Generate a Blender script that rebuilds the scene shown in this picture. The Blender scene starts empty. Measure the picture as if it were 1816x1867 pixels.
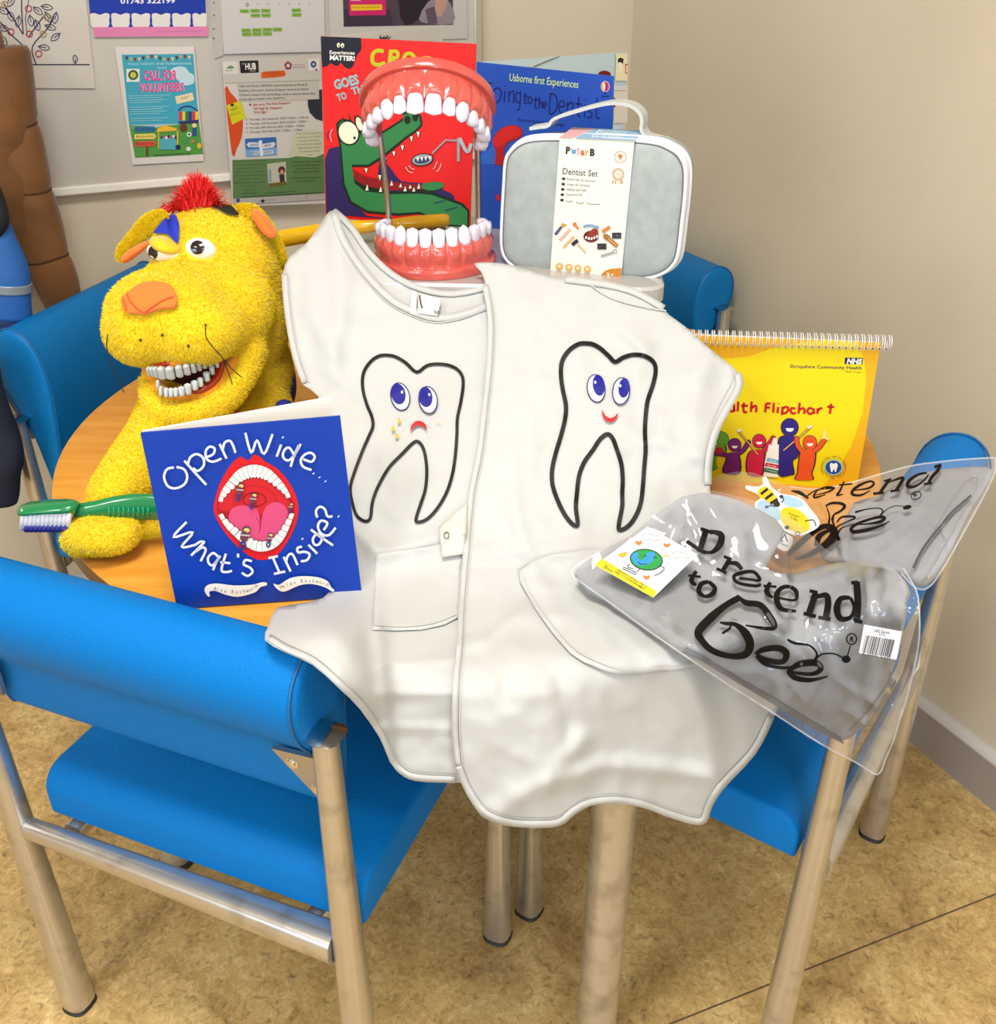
import bpy, bmesh, math, random
import numpy as np
from mathutils import Vector, Matrix, noise, geometry
from mathutils.bvhtree import BVHTree
random.seed(7); rng = np.random.default_rng(7)
SC = bpy.context.scene
COL = SC.collection
PI = math.pi
# ---------------------------------------------------------------- camera
CH = 1.37                      # eye height of the photographer
FP = 1800.0                    # focal length in pixels of the 1816 px wide frame
PITCH = math.radians(29.69)
SP, CP = math.sin(PITCH), math.cos(PITCH)
cam = bpy.data.cameras.new('camera')
cam.sensor_fit = 'HORIZONTAL'; cam.sensor_width = 36; cam.lens = 36*FP/1816
cam.clip_start = 0.02
camo = bpy.data.objects.new('camera', cam); COL.objects.link(camo)
camo.location = (0, 0, CH); camo.rotation_euler = (PI/2-PITCH, 0, 0)
SC.camera = camo
# ---------------------------------------------------------------- world, lights, exposure
w = bpy.data.worlds.new('world'); SC.world = w; w.use_nodes = True
w.node_tree.nodes['Background'].inputs[0].default_value = (0.75, 0.85, 1, 1)
w.node_tree.nodes['Background'].inputs[1].default_value = 1.0
SC.view_settings.view_transform = 'Standard'; SC.view_settings.look = 'None'
SC.view_settings.exposure = 0.02; SC.view_settings.gamma = 1
SC.view_settings.use_curve_mapping = False
SC.cycles.max_bounces = 8; SC.cycles.transparent_max_bounces = 24
SC.cycles.sample_clamp_indirect = 6
SC.cycles.use_denoising = True
# room frame: K = corner of the two walls, RX along the back wall to the right, RF along the right wall towards the viewer
K = np.array([.313, 2.558]); RX = np.array([.899, .438]); RF = np.array([.438, -.899])
RH = 2.6; RA = 4.3; RB = 4.4
def room(a, b, z=0.0):         # a metres left of the right wall, b metres from the back wall
    p = K - RX*a + RF*b
    return Vector((p[0], p[1], z))
RROT = math.atan2(RX[1], RX[0])
def area(name, loc, size, power, color, target=None, rot=None):
    l = bpy.data.lights.new(name, 'AREA'); l.shape = 'RECTANGLE'; l.size, l.size_y = size
    l.energy = power; l.color = color
    o = bpy.data.objects.new(name, l); COL.objects.link(o); o.location = loc
    if target is not None:
        o.rotation_euler = (Vector(target)-Vector(loc)).to_track_quat('-Z', 'Y').to_euler()
    elif rot: o.rotation_euler = rot
    return o
LAMPS = [(1.35, 1.8, 26), (2.9, 2.2, 19), (1.5, 3.6, 6)]
for a_, b_, p_ in LAMPS:
    area('ceiling_lamp_light', room(a_, b_, RH-.06), (.58, .58), p_, (1, .95, .88), rot=(0, 0, RROT))
area('window_light', room(RA-.05, 2.9, 1.45), (1.5, 1.2), 12, (.80, .90, 1), target=room(1.0, 1.4, .6))
area('window_light', room(1.6, RB-.05, 1.6), (1.6, 1.1), 4, (.86, .93, 1), target=room(1.2, 1.4, .7))

# ---------------------------------------------------------------- pixel geometry (used to measure the place from the photograph)
CAM = np.array([0, 0, CH])
def ray(x, y):
    u, v = x-908.0, 933.5-y
    return np.array([u, FP*CP+v*SP, v*CP-FP*SP])
def W(x, y, f):
    d = ray(x, y); return CAM+d*(f/d[1])
def WZ(x, y, z):
    d = ray(x, y); return CAM+d*((z-CH)/d[2])
def WP(x, y, p, n):
    d = ray(x, y); return CAM+d*(np.dot(p-CAM, n)/np.dot(d, n))
def plane_fn(p, n):
    p = np.array(p, float); n = np.array(n, float); n /= np.linalg.norm(n)
    if np.dot(CAM-p, n) < 0: n = -n
    return lambda x, y, off=0.0: WP(x, y, p+n*off, n)
def fwd_fn(F, disp=None):
    def g(x, y, off=0.0):
        p = W(x, y, F(x, y)); d = CAM-p; d /= np.linalg.norm(d)
        o = off+(disp(x, y) if disp else 0)
        return p+d*o
    return g
# ---------------------------------------------------------------- materials
def lin(c):
    if isinstance(c, str):
        c = c.lstrip('#'); c = ''.join(q*2 for q in c) if len(c) == 3 else c; c = tuple(int(c[i:i+2], 16)/255 for i in (0, 2, 4))
    return tuple(x/12.92 if x <= .04045 else ((x+.055)/1.055)**2.4 for x in c)
MC = {}
def M(c, rough=.6, metal=0., name=None, bump=None, var=None, spec=.5, coat=0., alpha=None, sheen=0.):
    key = (c, rough, metal, name, str(bump), str(var), spec, coat, alpha)
    if key in MC: return MC[key]
    m = bpy.data.materials.new(name or 'paint_'+str(c).strip('#')); m.use_nodes = True
    nt = m.node_tree; b = nt.nodes['Principled BSDF']
    col = lin(c)+(1,)
    b.inputs['Base Color'].default_value = col
    b.inputs['Roughness'].default_value = rough; b.inputs['Metallic'].default_value = metal
    b.inputs['Specular IOR Level'].default_value = spec
    b.inputs['Coat Weight'].default_value = coat; b.inputs['Coat Roughness'].default_value = .08
    if sheen: b.inputs['Sheen Weight'].default_value = sheen
    if alpha is not None: b.inputs['Alpha'].default_value = alpha
    tc = nt.nodes.new('ShaderNodeTexCoord')
    def ns(scale, detail=4, stretch=None):
        n = nt.nodes.new('ShaderNodeTexNoise'); n.inputs['Scale'].default_value = scale; n.inputs['Detail'].default_value = detail
        if stretch:
            mp = nt.nodes.new('ShaderNodeMapping'); mp.inputs['Scale'].default_value = stretch
            mp.inputs['Rotation'].default_value = (0, 0, .5)
            nt.links.new(tc.outputs['Object'], mp.inputs[0]); nt.links.new(mp.outputs[0], n.inputs[0])
        else: nt.links.new(tc.outputs['Object'], n.inputs[0])
        return n
    if bump:
        scale, strength, dist = bump[:3]
        n = ns(scale, 5); bp = nt.nodes.new('ShaderNodeBump')
        bp.inputs['Strength'].default_value = strength; bp.inputs['Distance'].default_value = dist
        nt.links.new(n.outputs[0], bp.inputs['Height']); nt.links.new(bp.outputs[0], b.inputs['Normal'])
    if var:                      # (scale, second colour, lo, hi[, stretch])
        n = ns(var[0], 6, var[4] if len(var) > 4 else None)
        r = nt.nodes.new('ShaderNodeValToRGB'); r.color_ramp.elements[0].position = var[2]; r.color_ramp.elements[1].position = var[3]
        r.color_ramp.elements[0].color = lin(var[1])+(1,); r.color_ramp.elements[1].color = col
        nt.links.new(n.outputs[0], r.inputs[0]); nt.links.new(r.outputs[0], b.inputs['Base Color'])
    MC[key] = m; return m
def P(c): return M(c, .55, spec=.25)       # printing ink
# ---------------------------------------------------------------- objects
ORG = {}
def tag(o, label=None, cat=None, group=None, kind=None):
    if label: o['label'] = label
    if cat: o['category'] = cat
    if group: o['group'] = group
    if kind: o['kind'] = kind
    return o
def thing(name, loc, label, cat, group=None):
    o = bpy.data.objects.new(name, None); COL.objects.link(o); o.location = Vector(loc); o.empty_display_size = .05
    ORG[o.name] = Vector(loc); return tag(o, label, cat, group)
def mk(name, V, F, mat, parent=None, smooth=True, mi=None, sharp=None):
    V = np.array([tuple(v) for v in V], float).reshape(-1, 3)
    if parent is None:
        org = Vector(((V[:, 0].min()+V[:, 0].max())/2, (V[:, 1].min()+V[:, 1].max())/2, V[:, 2].min()))
    else: org = ORG[parent.name]
    me = bpy.data.meshes.new(name)
    me.from_pydata((V-np.array(org)).tolist(), [], [tuple(int(i) for i in f) for f in F])
    for m in (mat if isinstance(mat, (list, tuple)) else [mat]): me.materials.append(m)
    if mi is not None: me.polygons.foreach_set('material_index', mi)
    me.polygons.foreach_set('use_smooth', [smooth]*len(me.polygons))
    me.update()
    if sharp:
        try: me.set_sharp_from_angle(angle=math.radians(sharp))
        except Exception: pass
    o = bpy.data.objects.new(name, me); COL.objects.link(o)
    if parent is None: o.location = org
    else: o.parent = parent
    ORG[o.name] = org
    return o
class G:
    """collects geometry of one mesh"""
    def __init__(s): s.V = []; s.F = []; s.mi = []
    def add(s, V, F, k=0):
        b = len(s.V); s.V += [tuple(v) for v in V]; s.F += [tuple(i+b for i in f) for f in F]; s.mi += [k]*len(F); return s
    def box(s, c, dx, dy, dz, ax=None, bev=0, k=0):
        # centre c, half sizes along the three axes ax
        X, Y, Z = ax if ax is not None else (np.array([1., 0, 0]), np.array([0, 1., 0]), np.array([0, 0, 1.]))
        bm = bmesh.new(); bmesh.ops.create_cube(bm, size=2)
        for v in bm.verts: v.co = Vector((v.co.x*dx, v.co.y*dy, v.co.z*dz))
        if bev: bmesh.ops.bevel(bm, geom=bm.edges[:], offset=bev, segments=3, profile=.5, affect='EDGES')
        R = np.array([X, Y, Z]); c = np.array(c, float)
        bm.verts.index_update()
        V = [c+np.array(v.co) @ R for v in bm.verts]; F = [[v.index for v in f.verts] for f in bm.faces]; bm.free()
        return s.add(V, F, k)
    def tube(s, pts, r, n=12, k=0, cap=True, sec=None, up=None):
        # r a number, list or list of (rx, ry); sec optional 2-D section outline
        pts = [np.array(p, float) for p in pts]; m = len(pts)
        if sec is None: sec = [(math.cos(2*PI*i/n), math.sin(2*PI*i/n)) for i in range(n)]
        n = len(sec); V = []; a0 = None
        for i, p in enumerate(pts):
            t = pts[min(i+1, m-1)]-pts[max(i-1, 0)]; t /= (np.linalg.norm(t)+1e-12)
            if a0 is None:
                h = np.array(up if up is not None else ((0, 0, 1) if abs(t[2]) < .9 else (0, 1, 0)), float)
                a0 = h-t*np.dot(h, t)
            else: a0 = a0-t*np.dot(a0, t)
            a0 = a0/np.linalg.norm(a0); b = np.cross(t, a0)
            rr = r[i] if isinstance(r, (list, tuple)) and len(r) == m else r
            rx, ry = rr if isinstance(rr, (list, tuple)) else (rr, rr)
            V += [p+b*(x*rx)+a0*(y*ry) for x, y in sec]
        F = [(i*n+j, i*n+(j+1) % n, (i+1)*n+(j+1) % n, (i+1)*n+j) for i in range(m-1) for j in range(n)]
        if cap: F += [tuple(range(n))[::-1], tuple((m-1)*n+j for j in range(n))]
        return s.add(V, F, k)
    def ball(s, c, rx, ry, rz, ax=None, nu=16, nv=10, k=0, e=1.0):
        X, Y, Z = ax if ax is not None else (np.array([1., 0, 0]), np.array([0, 1., 0]), np.array([0, 0, 1.]))
        c = np.array(c, float); pw = lambda q: math.copysign(abs(q)**e, q)
        V = [c+Z*rz]
        for i in range(1, nv):
            th = PI*i/nv
            for j in range(nu):
                ph = 2*PI*j/nu
                V.append(c+X*rx*pw(math.sin(th))*pw(math.cos(ph))+Y*ry*pw(math.sin(th))*pw(math.sin(ph))+Z*rz*pw(math.cos(th)))
        V.append(c-Z*rz); L = len(V)-1
        F = [(0, 1+j, 1+(j+1) % nu) for j in range(nu)]
        for i in range(nv-2):
            F += [(1+i*nu+j, 1+(i+1)*nu+j, 1+(i+1)*nu+(j+1) % nu, 1+i*nu+(j+1) % nu) for j in range(nu)]
        F += [(L, 1+(nv-2)*nu+(j+1) % nu, 1+(nv-2)*nu+j) for j in range(nu)]
        return s.add(V, F, k)
    def lathe(s, c, prof, n=32, k=0, Z=(0, 0, 1)):
        Z = np.array(Z, float); h = np.array((1, 0, 0) if abs(Z[0]) < .9 else (0, 1, 0), float)
        X = np.cross(h, Z); X /= np.linalg.norm(X); Y = np.cross(Z, X); c = np.array(c, float)
        V = [c+X*r*math.cos(2*PI*j/n)+Y*r*math.sin(2*PI*j/n)+Z*z for r, z in prof for j in range(n)]
        m = len(prof)
        F = [(i*n+j, i*n+(j+1) % n, (i+1)*n+(j+1) % n, (i+1)*n+j) for i in range(m-1) for j in range(n)]
        F += [tuple(range(n))[::-1], tuple((m-1)*n+j for j in range(n))]
        return s.add(V, F, k)
    def slab(s, quad, t, k=0):
        # quad of 4 points, thickness t away from the camera
        q = [np.array(p, float) for p in quad]; n = np.cross(q[1]-q[0], q[3]-q[0]); n /= np.linalg.norm(n)
        if np.dot(CAM-q[0], n) > 0: n = -n
        V = q+[p+n*t for p in q]
        return s.add(V, [(0, 1, 2, 3), (7, 6, 5, 4), (0, 4, 5, 1), (1, 5, 6, 2), (2, 6, 7, 3), (3, 7, 4, 0)], k)
    def build(s, name, mat, parent=None, smooth=True, sharp=None):
        return mk(name, s.V, s.F, mat, parent, smooth, s.mi if isinstance(mat, (list, tuple)) else None, sharp)
def sm(pts, n=6, closed=False):
    """Catmull-Rom curve through the points"""
    p = [np.array(q, float) for q in pts]; m = len(p); out = []
    for i in range(m if closed else m-1):
        if closed: a, b, c, d = p[(i-1) % m], p[i], p[(i+1) % m], p[(i+2) % m]
        else: a, b, c, d = p[max(i-1, 0)], p[i], p[i+1], p[min(i+2, m-1)]
        for j in range(n):
            t = j/n
            out.append(.5*((2*b)+(c-a)*t+(2*a-5*b+4*c-d)*t*t+(3*b-a-3*c+d)*t**3))
    if not closed: out.append(p[-1])
    return [tuple(q) for q in out]
def crop(x0, y0, s): return lambda p: (x0+p[0]/s, y0+p[1]/s)
_tg = {}
def text_geo(s, bold=0.0):
    k = (s, bold)
    if k in _tg: return _tg[k]
    c = bpy.data.curves.new('t', 'FONT'); c.body = s; c.resolution_u = 2; c.offset = bold
    o = bpy.data.objects.new('t', c); COL.objects.link(o)
    dg = bpy.context.evaluated_depsgraph_get(); me = bpy.data.meshes.new_from_object(o.evaluated_get(dg))
    V = [(v.co.x, v.co.y) for v in me.vertices]; F = [tuple(p.vertices) for p in me.polygons]
    bpy.data.objects.remove(o); bpy.data.curves.remove(c); bpy.data.meshes.remove(me)
    x = [v[0] for v in V] or [0, 1]; x0, x1 = min(x), max(x)
    V = [((a-x0), b) for a, b in V]; _tg[k] = (V, F, max(x1-x0, 1e-6)); return _tg[k]
class Art:
    """flat print laid on a surface; every primitive a hair above the one before"""
    STEP = 3e-5; rings = 1
    def __init__(s, fn, tr=None, base=4e-4): s.fn = fn; s.tr = tr or (lambda p: p); s.V = []; s.F = []; s.mi = []; s.m = []; s.off = base
    def _m(s, c):
        m = P(c) if isinstance(c, str) else c
        if m not in s.m: s.m.append(m)
        return s.m.index(m)
    def _put(s, pts, F, c, same=False):
        if not same: s.off += s.STEP
        b = len(s.V); k = s._m(c)
        for p in pts:
            x, y = s.tr(p); s.V.append(tuple(s.fn(x, y, s.off)))
        s.F += [tuple(i+b for i in f) for f in F]; s.mi += [k]*len(F)
    def poly(s, pts, c, curve=0, same=False, fine=0):
        if curve: pts = sm(pts, curve, True)
        if fine:
            pts2 = []
            for i in range(len(pts)):
                a = np.array(pts[i], float); b = np.array(pts[(i+1) % len(pts)], float)
                m = max(1, int(np.linalg.norm(b-a)/fine)); pts2 += [tuple(a+(b-a)*j/m) for j in range(m)]
            xs = [p[0] for p in pts2]; ys = [p[1] for p in pts2]
            V2, F2 = tri_fill(pts2, fine); s._put(V2, F2, c, same); return
        t = geometry.tessellate_polygon([[Vector((p[0], p[1], 0)) for p in pts]])
        s._put(pts, t, c, same)
    def quad(s, x0, y0, x1, y1, c, same=False): s._put([(x0, y0), (x1, y0), (x1, y1), (x0, y1)], [(0, 1, 2, 3)], c, same)
    def ell(s, cx, cy, rx, ry, c, rot=0, n=20, same=False):
        a = math.radians(rot); V = [(cx, cy)]; R = s.rings
        for k in range(1, R+1):
            for i in range(n):
                t = 2*PI*i/n; x, y = rx*k/R*math.cos(t), ry*k/R*math.sin(t)
                V.append((cx+x*math.cos(a)-y*math.sin(a), cy+x*math.sin(a)+y*math.cos(a)))
        F = [(0, 1+i, 1+(i+1) % n) for i in range(n)]
        for k in range(R-1): F += [(1+k*n+i, 1+(k+1)*n+i, 1+(k+1)*n+(i+1) % n, 1+k*n+(i+1) % n) for i in range(n)]
        s._put(V, F, c, same)
    def line(s, pts, wd, c, curve=0, closed=False, same=False):
        if curve: pts = sm(pts, curve, closed)
        m = len(pts); V = []; p = [np.array(q[:2], float) for q in pts]
        for i in range(m):
            a = p[(i-1) % m] if closed or i else p[i]; b = p[(i+1) % m] if closed or i < m-1 else p[i]
            t = b-a; t /= (np.linalg.norm(t)+1e-9); q = np.array([-t[1], t[0]])
            h = (wd[i*(len(wd)-1)//max(m-1, 1)] if isinstance(wd, (list, tuple)) else wd)/2
            if isinstance(wd, (list, tuple)):
                u = i*(len(wd)-1)/max(m-1, 1); j = min(int(u), len(wd)-2) if len(wd) > 1 else 0
                h = (wd[j]*(1-(u-j))+wd[min(j+1, len(wd)-1)]*(u-j))/2
            V += [tuple(p[i]+q*h), tuple(p[i]-q*h)]
        F = [(2*i, 2*i+1, 2*i+3, 2*i+2) for i in range(m-1)]
        if closed: F.append((2*m-2, 2*m-1, 1, 0))
        s._put(V, F, c, same)
    def ring(s, cx, cy, rx, ry, wd, c, rot=0, n=24):
        a = math.radians(rot); pts = []
        for i in range(n):
            t = 2*PI*i/n; x, y = rx*math.cos(t), ry*math.sin(t)
            pts.append((cx+x*math.cos(a)-y*math.sin(a), cy+x*math.sin(a)+y*math.cos(a)))
        s.line(pts, wd, c, closed=True)
    def text(s, t, p0, p1, h, c, bold=0., shear=0., same=False):
        V, F, wd = text_geo(t, bold); p0 = np.array(p0, float); p1 = np.array(p1, float)
        e = (p1-p0)/wd; u = (p1-p0)/np.linalg.norm(p1-p0); up = np.array([u[1], -u[0]])*(h/.69)
        s._put([tuple(p0+e*x+up*y+e*(shear*y)) for x, y in V], F, c, same)
    def gly(s, t, p, h, ang, c, bold=0., wsc=1.):
        """one glyph standing at p, turned by ang degrees (clockwise in the picture)"""
        V, F, wd = text_geo(t, bold); a = math.radians(ang); k = h/.69
        e = np.array([math.cos(a), math.sin(a)])*k*wsc; up = np.array([math.sin(a), -math.cos(a)])*k
        s._put([tuple(np.array(p)+e*(x-wd/2)+up*y) for x, y in V], F, c, True)
    def build(s, name, parent, smooth=False):
        return mk(name, s.V, s.F, s.m, parent, smooth, s.mi)
def inside(x, y, P_):
    r = False; j = len(P_)-1
    for i in range(len(P_)):
        xi, yi = P_[i]; xj, yj = P_[j]
        if (yi > y) != (yj > y) and x < (xj-xi)*(y-yi)/(yj-yi)+xi: r = not r
        j = i
    return r
def tri_fill(out, step):
    """triangulate the inside of a 2-D outline with an even spread of inner points"""
    out = [tuple(p) for p in out]; P_ = np.array(out)
    x0, y0 = P_.min(0); x1, y1 = P_.max(0); pts = []; r = 0; y = y0+step*.5
    seg = np.roll(P_, -1, 0)-P_
    L2 = (seg**2).sum(1)+1e-9
    while y < y1:
        x = x0+step*(.25 if r % 2 else .75)
        while x < x1:
            if inside(x, y, out):
                q = np.array([x, y])-P_; t = np.clip((q*seg).sum(1)/L2, 0, 1)
                if (np.linalg.norm(q-seg*t[:, None], axis=1)).min() > step*.45: pts.append((x, y))
            x += step
        y += step*.866; r += 1
    n = len(out)
    vs = [Vector(p) for p in out+pts]
    r_ = geometry.delaunay_2d_cdt(vs, [(i, (i+1) % n) for i in range(n)], [tuple(range(n))], 1, 1e-5)
    return [tuple(v) for v in r_[0]], [tuple(f) for f in r_[2]]
def resample(pts, step, closed=True):
    p = [np.array(q, float) for q in pts]
    if closed: p.append(p[0])
    out = []
    for a, b in zip(p[:-1], p[1:]):
        m = max(1, int(round(np.linalg.norm(b-a)/step))); out += [tuple(a+(b-a)*j/m) for j in range(m)]
    if not closed: out.append(tuple(p[-1]))
    return out
def sheet(name, outline, fn, mat, parent=None, step=9, thick=.0012, off=0.0, curve=3, smooth=True):
    """a sheet of cloth or film: outline in picture coordinates, fn gives the place in the room"""
    o2 = resample(sm(outline, curve, True) if curve else outline, step)
    V2, F2 = tri_fill(o2, step)
    V = [fn(x, y, off) for x, y in V2]
    # turn the faces towards the viewer
    F3 = []
    for f in F2:
        a, b, c = (np.array(V[i]) for i in f[:3])
        F3.append(f if np.dot(np.cross(b-a, c-a), CAM-a) > 0 else f[::-1])
    o = mk(name, V, F3, mat, parent, smooth)
    if thick:
        md = o.modifiers.new('thickness', 'SOLIDIFY'); md.thickness = thick; md.offset = -1
    return o
def tps(ctrl, k=3):
    """smooth interpolation of scattered (x, y, value)"""
    C = np.array(ctrl, float); X = C[:, :2]/1000; n = len(X)
    U = lambda r2: np.where(r2 > 1e-12, r2*np.log(r2+1e-12), 0)
    d = ((X[:, None]-X[None])**2).sum(2)
    A = np.zeros((n+3, n+3)); A[:n, :n] = U(d)+np.eye(n)*1e-4; A[:n, n] = 1; A[:n, n+1:] = X; A[n, :n] = 1; A[n+1:, :n] = X.T
    s = np.linalg.solve(A, np.concatenate([C[:, 2], np.zeros(3)]))
    def g(x, y):
        q = np.array([x, y])/1000; r = ((X-q)**2).sum(1)
        return float(U(r) @ s[:n]+s[n]+s[n+1:] @ q)
    return g
def nz(x, y, sc, seed=0): return noise.noise(Vector((x/sc, y/sc, seed*7.3)))
def seg_bump(x, y, lines):
    r = 0
    for pts, amp, wd in lines:
        best = 1e9
        for (ax, ay), (bx, by) in zip(pts[:-1], pts[1:]):
            dx, dy = bx-ax, by-ay; t = max(0, min(1, ((x-ax)*dx+(y-ay)*dy)/(dx*dx+dy*dy)))
            best = min(best, (x-ax-dx*t)**2+(y-ay-dy*t)**2)
        r += amp*math.exp(-best/(wd*wd))
    return r
# ================================================================ the setting
wallm = M('#d8cdb6', .75, name='wall_paint', bump=(260, .25, .002), var=(3, '#d1c6af', .3, .7))
def wall(name, a0, b0, a1, b1, m):
    p, q = room(a0, b0), room(a1, b1); d = (q-p).normalized(); n = Vector((-d.y, d.x, 0))
    c = room(RA/2, RB/2)
    if (c-p).dot(n) > 0: n = -n
    g = G(); V = [p, q, q+n*.1, p+n*.1]
    V = V+[v+Vector((0, 0, RH)) for v in V]
    g.add(V, [(0, 1, 2, 3), (7, 6, 5, 4), (0, 4, 5, 1), (1, 5, 6, 2), (2, 6, 7, 3), (3, 7, 4, 0)])
    return tag(g.build(name, m, None, False), kind='structure')
wall('wall_back', -.1, 0, RA+.1, 0, wallm); wall('wall_right', 0, 0, 0, RB, wallm)
wall('wall_left', RA, 0, RA, RB, wallm); wall('wall_front', -.1, RB, RA+.1, RB, wallm)
# vinyl floor
def floor_mat():
    m = bpy.data.materials.new('marbled_vinyl'); m.use_nodes = True; nt = m.node_tree; b = nt.nodes['Principled BSDF']
    tc = nt.nodes.new('ShaderNodeTexCoord')
    def ns(sc, det, dis=0, rough=.6):
        n = nt.nodes.new('ShaderNodeTexNoise'); n.inputs['Scale'].default_value = sc; n.inputs['Detail'].default_value = det
        n.inputs['Distortion'].default_value = dis; n.inputs['Roughness'].default_value = rough
        nt.links.new(tc.outputs['Object'], n.inputs[0]); return n
    def ramp(n, stops):
        r = nt.nodes.new('ShaderNodeValToRGB'); e = r.color_ramp.elements
        e[0].position, e[0].color = stops[0][0], lin(stops[0][1])+(1,); e[1].position, e[1].color = stops[-1][0], lin(stops[-1][1])+(1,)
        for p, c in stops[1:-1]:
            q = e.new(p); q.color = lin(c)+(1,)
        nt.links.new(n.outputs[0], r.inputs[0]); return r
    a = ramp(ns(9, 9, .6, .65), [(.3, '#b89a68'), (.5, '#dcc08a'), (.7, '#f2dcaa')])
    c = ramp(ns(75, 8, 1.0, .72), [(.33, '#4c3b26'), (.43, '#c6b48c'), (.56, '#e6d9ba'), (.66, '#fffaf0')])
    mx = nt.nodes.new('ShaderNodeMixRGB'); mx.blend_type = 'MULTIPLY'; mx.inputs[0].default_value = .75
    nt.links.new(a.outputs[0], mx.inputs[1]); nt.links.new(c.outputs[0], mx.inputs[2])
    nt.links.new(mx.outputs[0], b.inputs['Base Color']); b.inputs['Roughness'].default_value = .42
    bp = nt.nodes.new('ShaderNodeBump'); bp.inputs['Strength'].default_value = .12; bp.inputs['Distance'].default_value = .001
    nt.links.new(ns(400, 2).outputs[0], bp.inputs['Height']); nt.links.new(bp.outputs[0], b.inputs['Normal'])
    return m
def floorpoly(name, z0, z1, m):
    V = [room(-.1, -.1, z0), room(RA+.1, -.1, z0), room(RA+.1, RB+.1, z0), room(-.1, RB+.1, z0)]
    V += [v+Vector((0, 0, z1-z0)) for v in V]
    return mk(name, V, [(0, 1, 2, 3), (7, 6, 5, 4), (0, 4, 5, 1), (1, 5, 6, 2), (2, 6, 7, 3), (3, 7, 4, 0)], m, None, False)
tag(floorpoly('floor', -.08, 0, floor_mat()), kind='structure')
tag(floorpoly('ceiling', RH, RH+.06, M('#dcd8d0', .9, name='ceiling_paint')), kind='structure')
def seam(ax, ay, bx, by, ext0, ext1, k):
    p, q = WZ(ax, ay, 0), WZ(bx, by, 0); d = (q-p)/np.linalg.norm(q-p); n = np.array([-d[1], d[0], 0])*.0012
    p = p-d*ext0; q = q+d*ext1; e = np.array([0, 0, .0004])
    g = G(); V = [p-n, q-n, q+n, p+n]; g.add([v+e for v in V]+V, [(0, 1, 2, 3), (7, 6, 5, 4), (0, 4, 5, 1), (1, 5, 6, 2), (2, 6, 7, 3), (3, 7, 4, 0)])
    tag(g.build('trim_%d' % k, M('#5a4a34', .7), None, False), 'dark welded seam in the vinyl floor', kind='structure')
seam(1465, 1770, 1816, 1630, .9, .10, 1)
# baseboards with a light rounded cap
def baseboard(name, a0, b0, a1, b1):
    p, q = room(a0, b0), room(a1, b1); d = (q-p).normalized(); n = Vector((-d.y, d.x, 0))
    if (room(RA/2, RB/2)-p).dot(n) < 0: n = -n
    g = G()
    prof = [(0, 0), (.018, 0), (.018, .088), (0, .088)]; pr2 = [(0, .088), (.019, .088), (.021, .094), (.017, .101), (.006, .106), (0, .106)]
    for pr, k in ((prof, 0), (pr2, 1)):
        m = len(pr); V = [p+n*x+Vector((0, 0, z)) for x, z in pr]+[q+n*x+Vector((0, 0, z)) for x, z in pr]
        g.add(V, [(i, (i+1) % m, m+(i+1) % m, m+i) for i in range(m)]+[tuple(range(m))[::-1], tuple(range(m, 2*m))], k)
    tag(g.build(name, [M('#a39a92', .45, name='skirting_vinyl'), M('#cfcac4', .4, name='skirting_cap')], None, False), kind='structure')
baseboard('baseboard_right', 0, 0, 0, RB); baseboard('baseboard_back', 0, 0, RA, 0); baseboard('baseboard_left', RA, 0, RA, RB)
# windows (behind and to the left of the photographer) and ceiling lamps
glow = bpy.data.materials.new('daylit_pane'); glow.use_nodes = True
glow.node_tree.nodes['Principled BSDF'].inputs['Emission Color'].default_value = (.55, .75, 1, 1)
glow.node_tree.nodes['Principled BSDF'].inputs['Emission Strength'].default_value = 5
lampm = bpy.data.materials.new('lamp_diffuser'); lampm.use_nodes = True
lampm.node_tree.nodes['Principled BSDF'].inputs['Emission Color'].default_value = (1, .94, .86, 1)
lampm.node_tree.nodes['Principled BSDF'].inputs['Emission Strength'].default_value = 9
def window(k, a, b, along, wd, z0, z1, n):
    fr = bpy.data.objects.new('window_%d' % k, None); COL.objects.link(fr); fr.location = room(a, b, z0); ORG[fr.name] = Vector(room(a, b, z0)); tag(fr, kind='structure')
    e = np.array([along[0], along[1], 0]); nn = np.array([n[0], n[1], 0]); c = np.array(room(a, b, (z0+z1)/2)); Zv = np.array([0, 0, 1.])
    g = G(); h = (z1-z0)/2
    for s_ in (-1, 0, 1): g.box(c+e*s_*wd/2+nn*.02, .025, .02, h+.025, (e, nn, Zv))
    for s_ in (-1, 1): g.box(c+Zv*s_*h+nn*.02, wd/2+.025, .02, .025, (e, nn, Zv))
    g.build('window_frame', M('#e8e8e6', .4), fr, False)
    for s_ in (-1, 1): G().box(c+e*s_*wd/4+nn*.012, wd/4-.02, .003, h-.02, (e, nn, Zv)).build('pane', glow, fr, False)
window(1, RA, 2.9, RF, 1.6, .9, 2.0, RX); window(2, 1.6, RB, RX, 1.7, 1.0, 2.1, -RF)
for i, (a_, b_, p_) in enumerate(LAMPS):
    t = thing('ceiling_lamp', room(a_, b_, RH-.05), 'square recessed ceiling lamp panel, '+['over the table', 'on the far left of the ceiling', 'behind the photographer'][i], 'lamp')
    e = np.array([RX[0], RX[1], 0]); f = np.array([RF[0], RF[1], 0]); Zv = np.array([0, 0, 1.]); c = np.array(room(a_, b_, RH-.02))
    g = G()
    for s_ in (-1, 1): g.box(c+e*s_*.3, .012, .312, .02, (e, f, Zv)); g.box(c+f*s_*.3, .312, .012, .02, (e, f, Zv))
    g.build('frame', M('#eeeeee', .5), t, False); G().box(c+Zv*.01, .29, .29, .004, (e, f, Zv)).build('diffuser', lampm, t, False)
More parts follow.
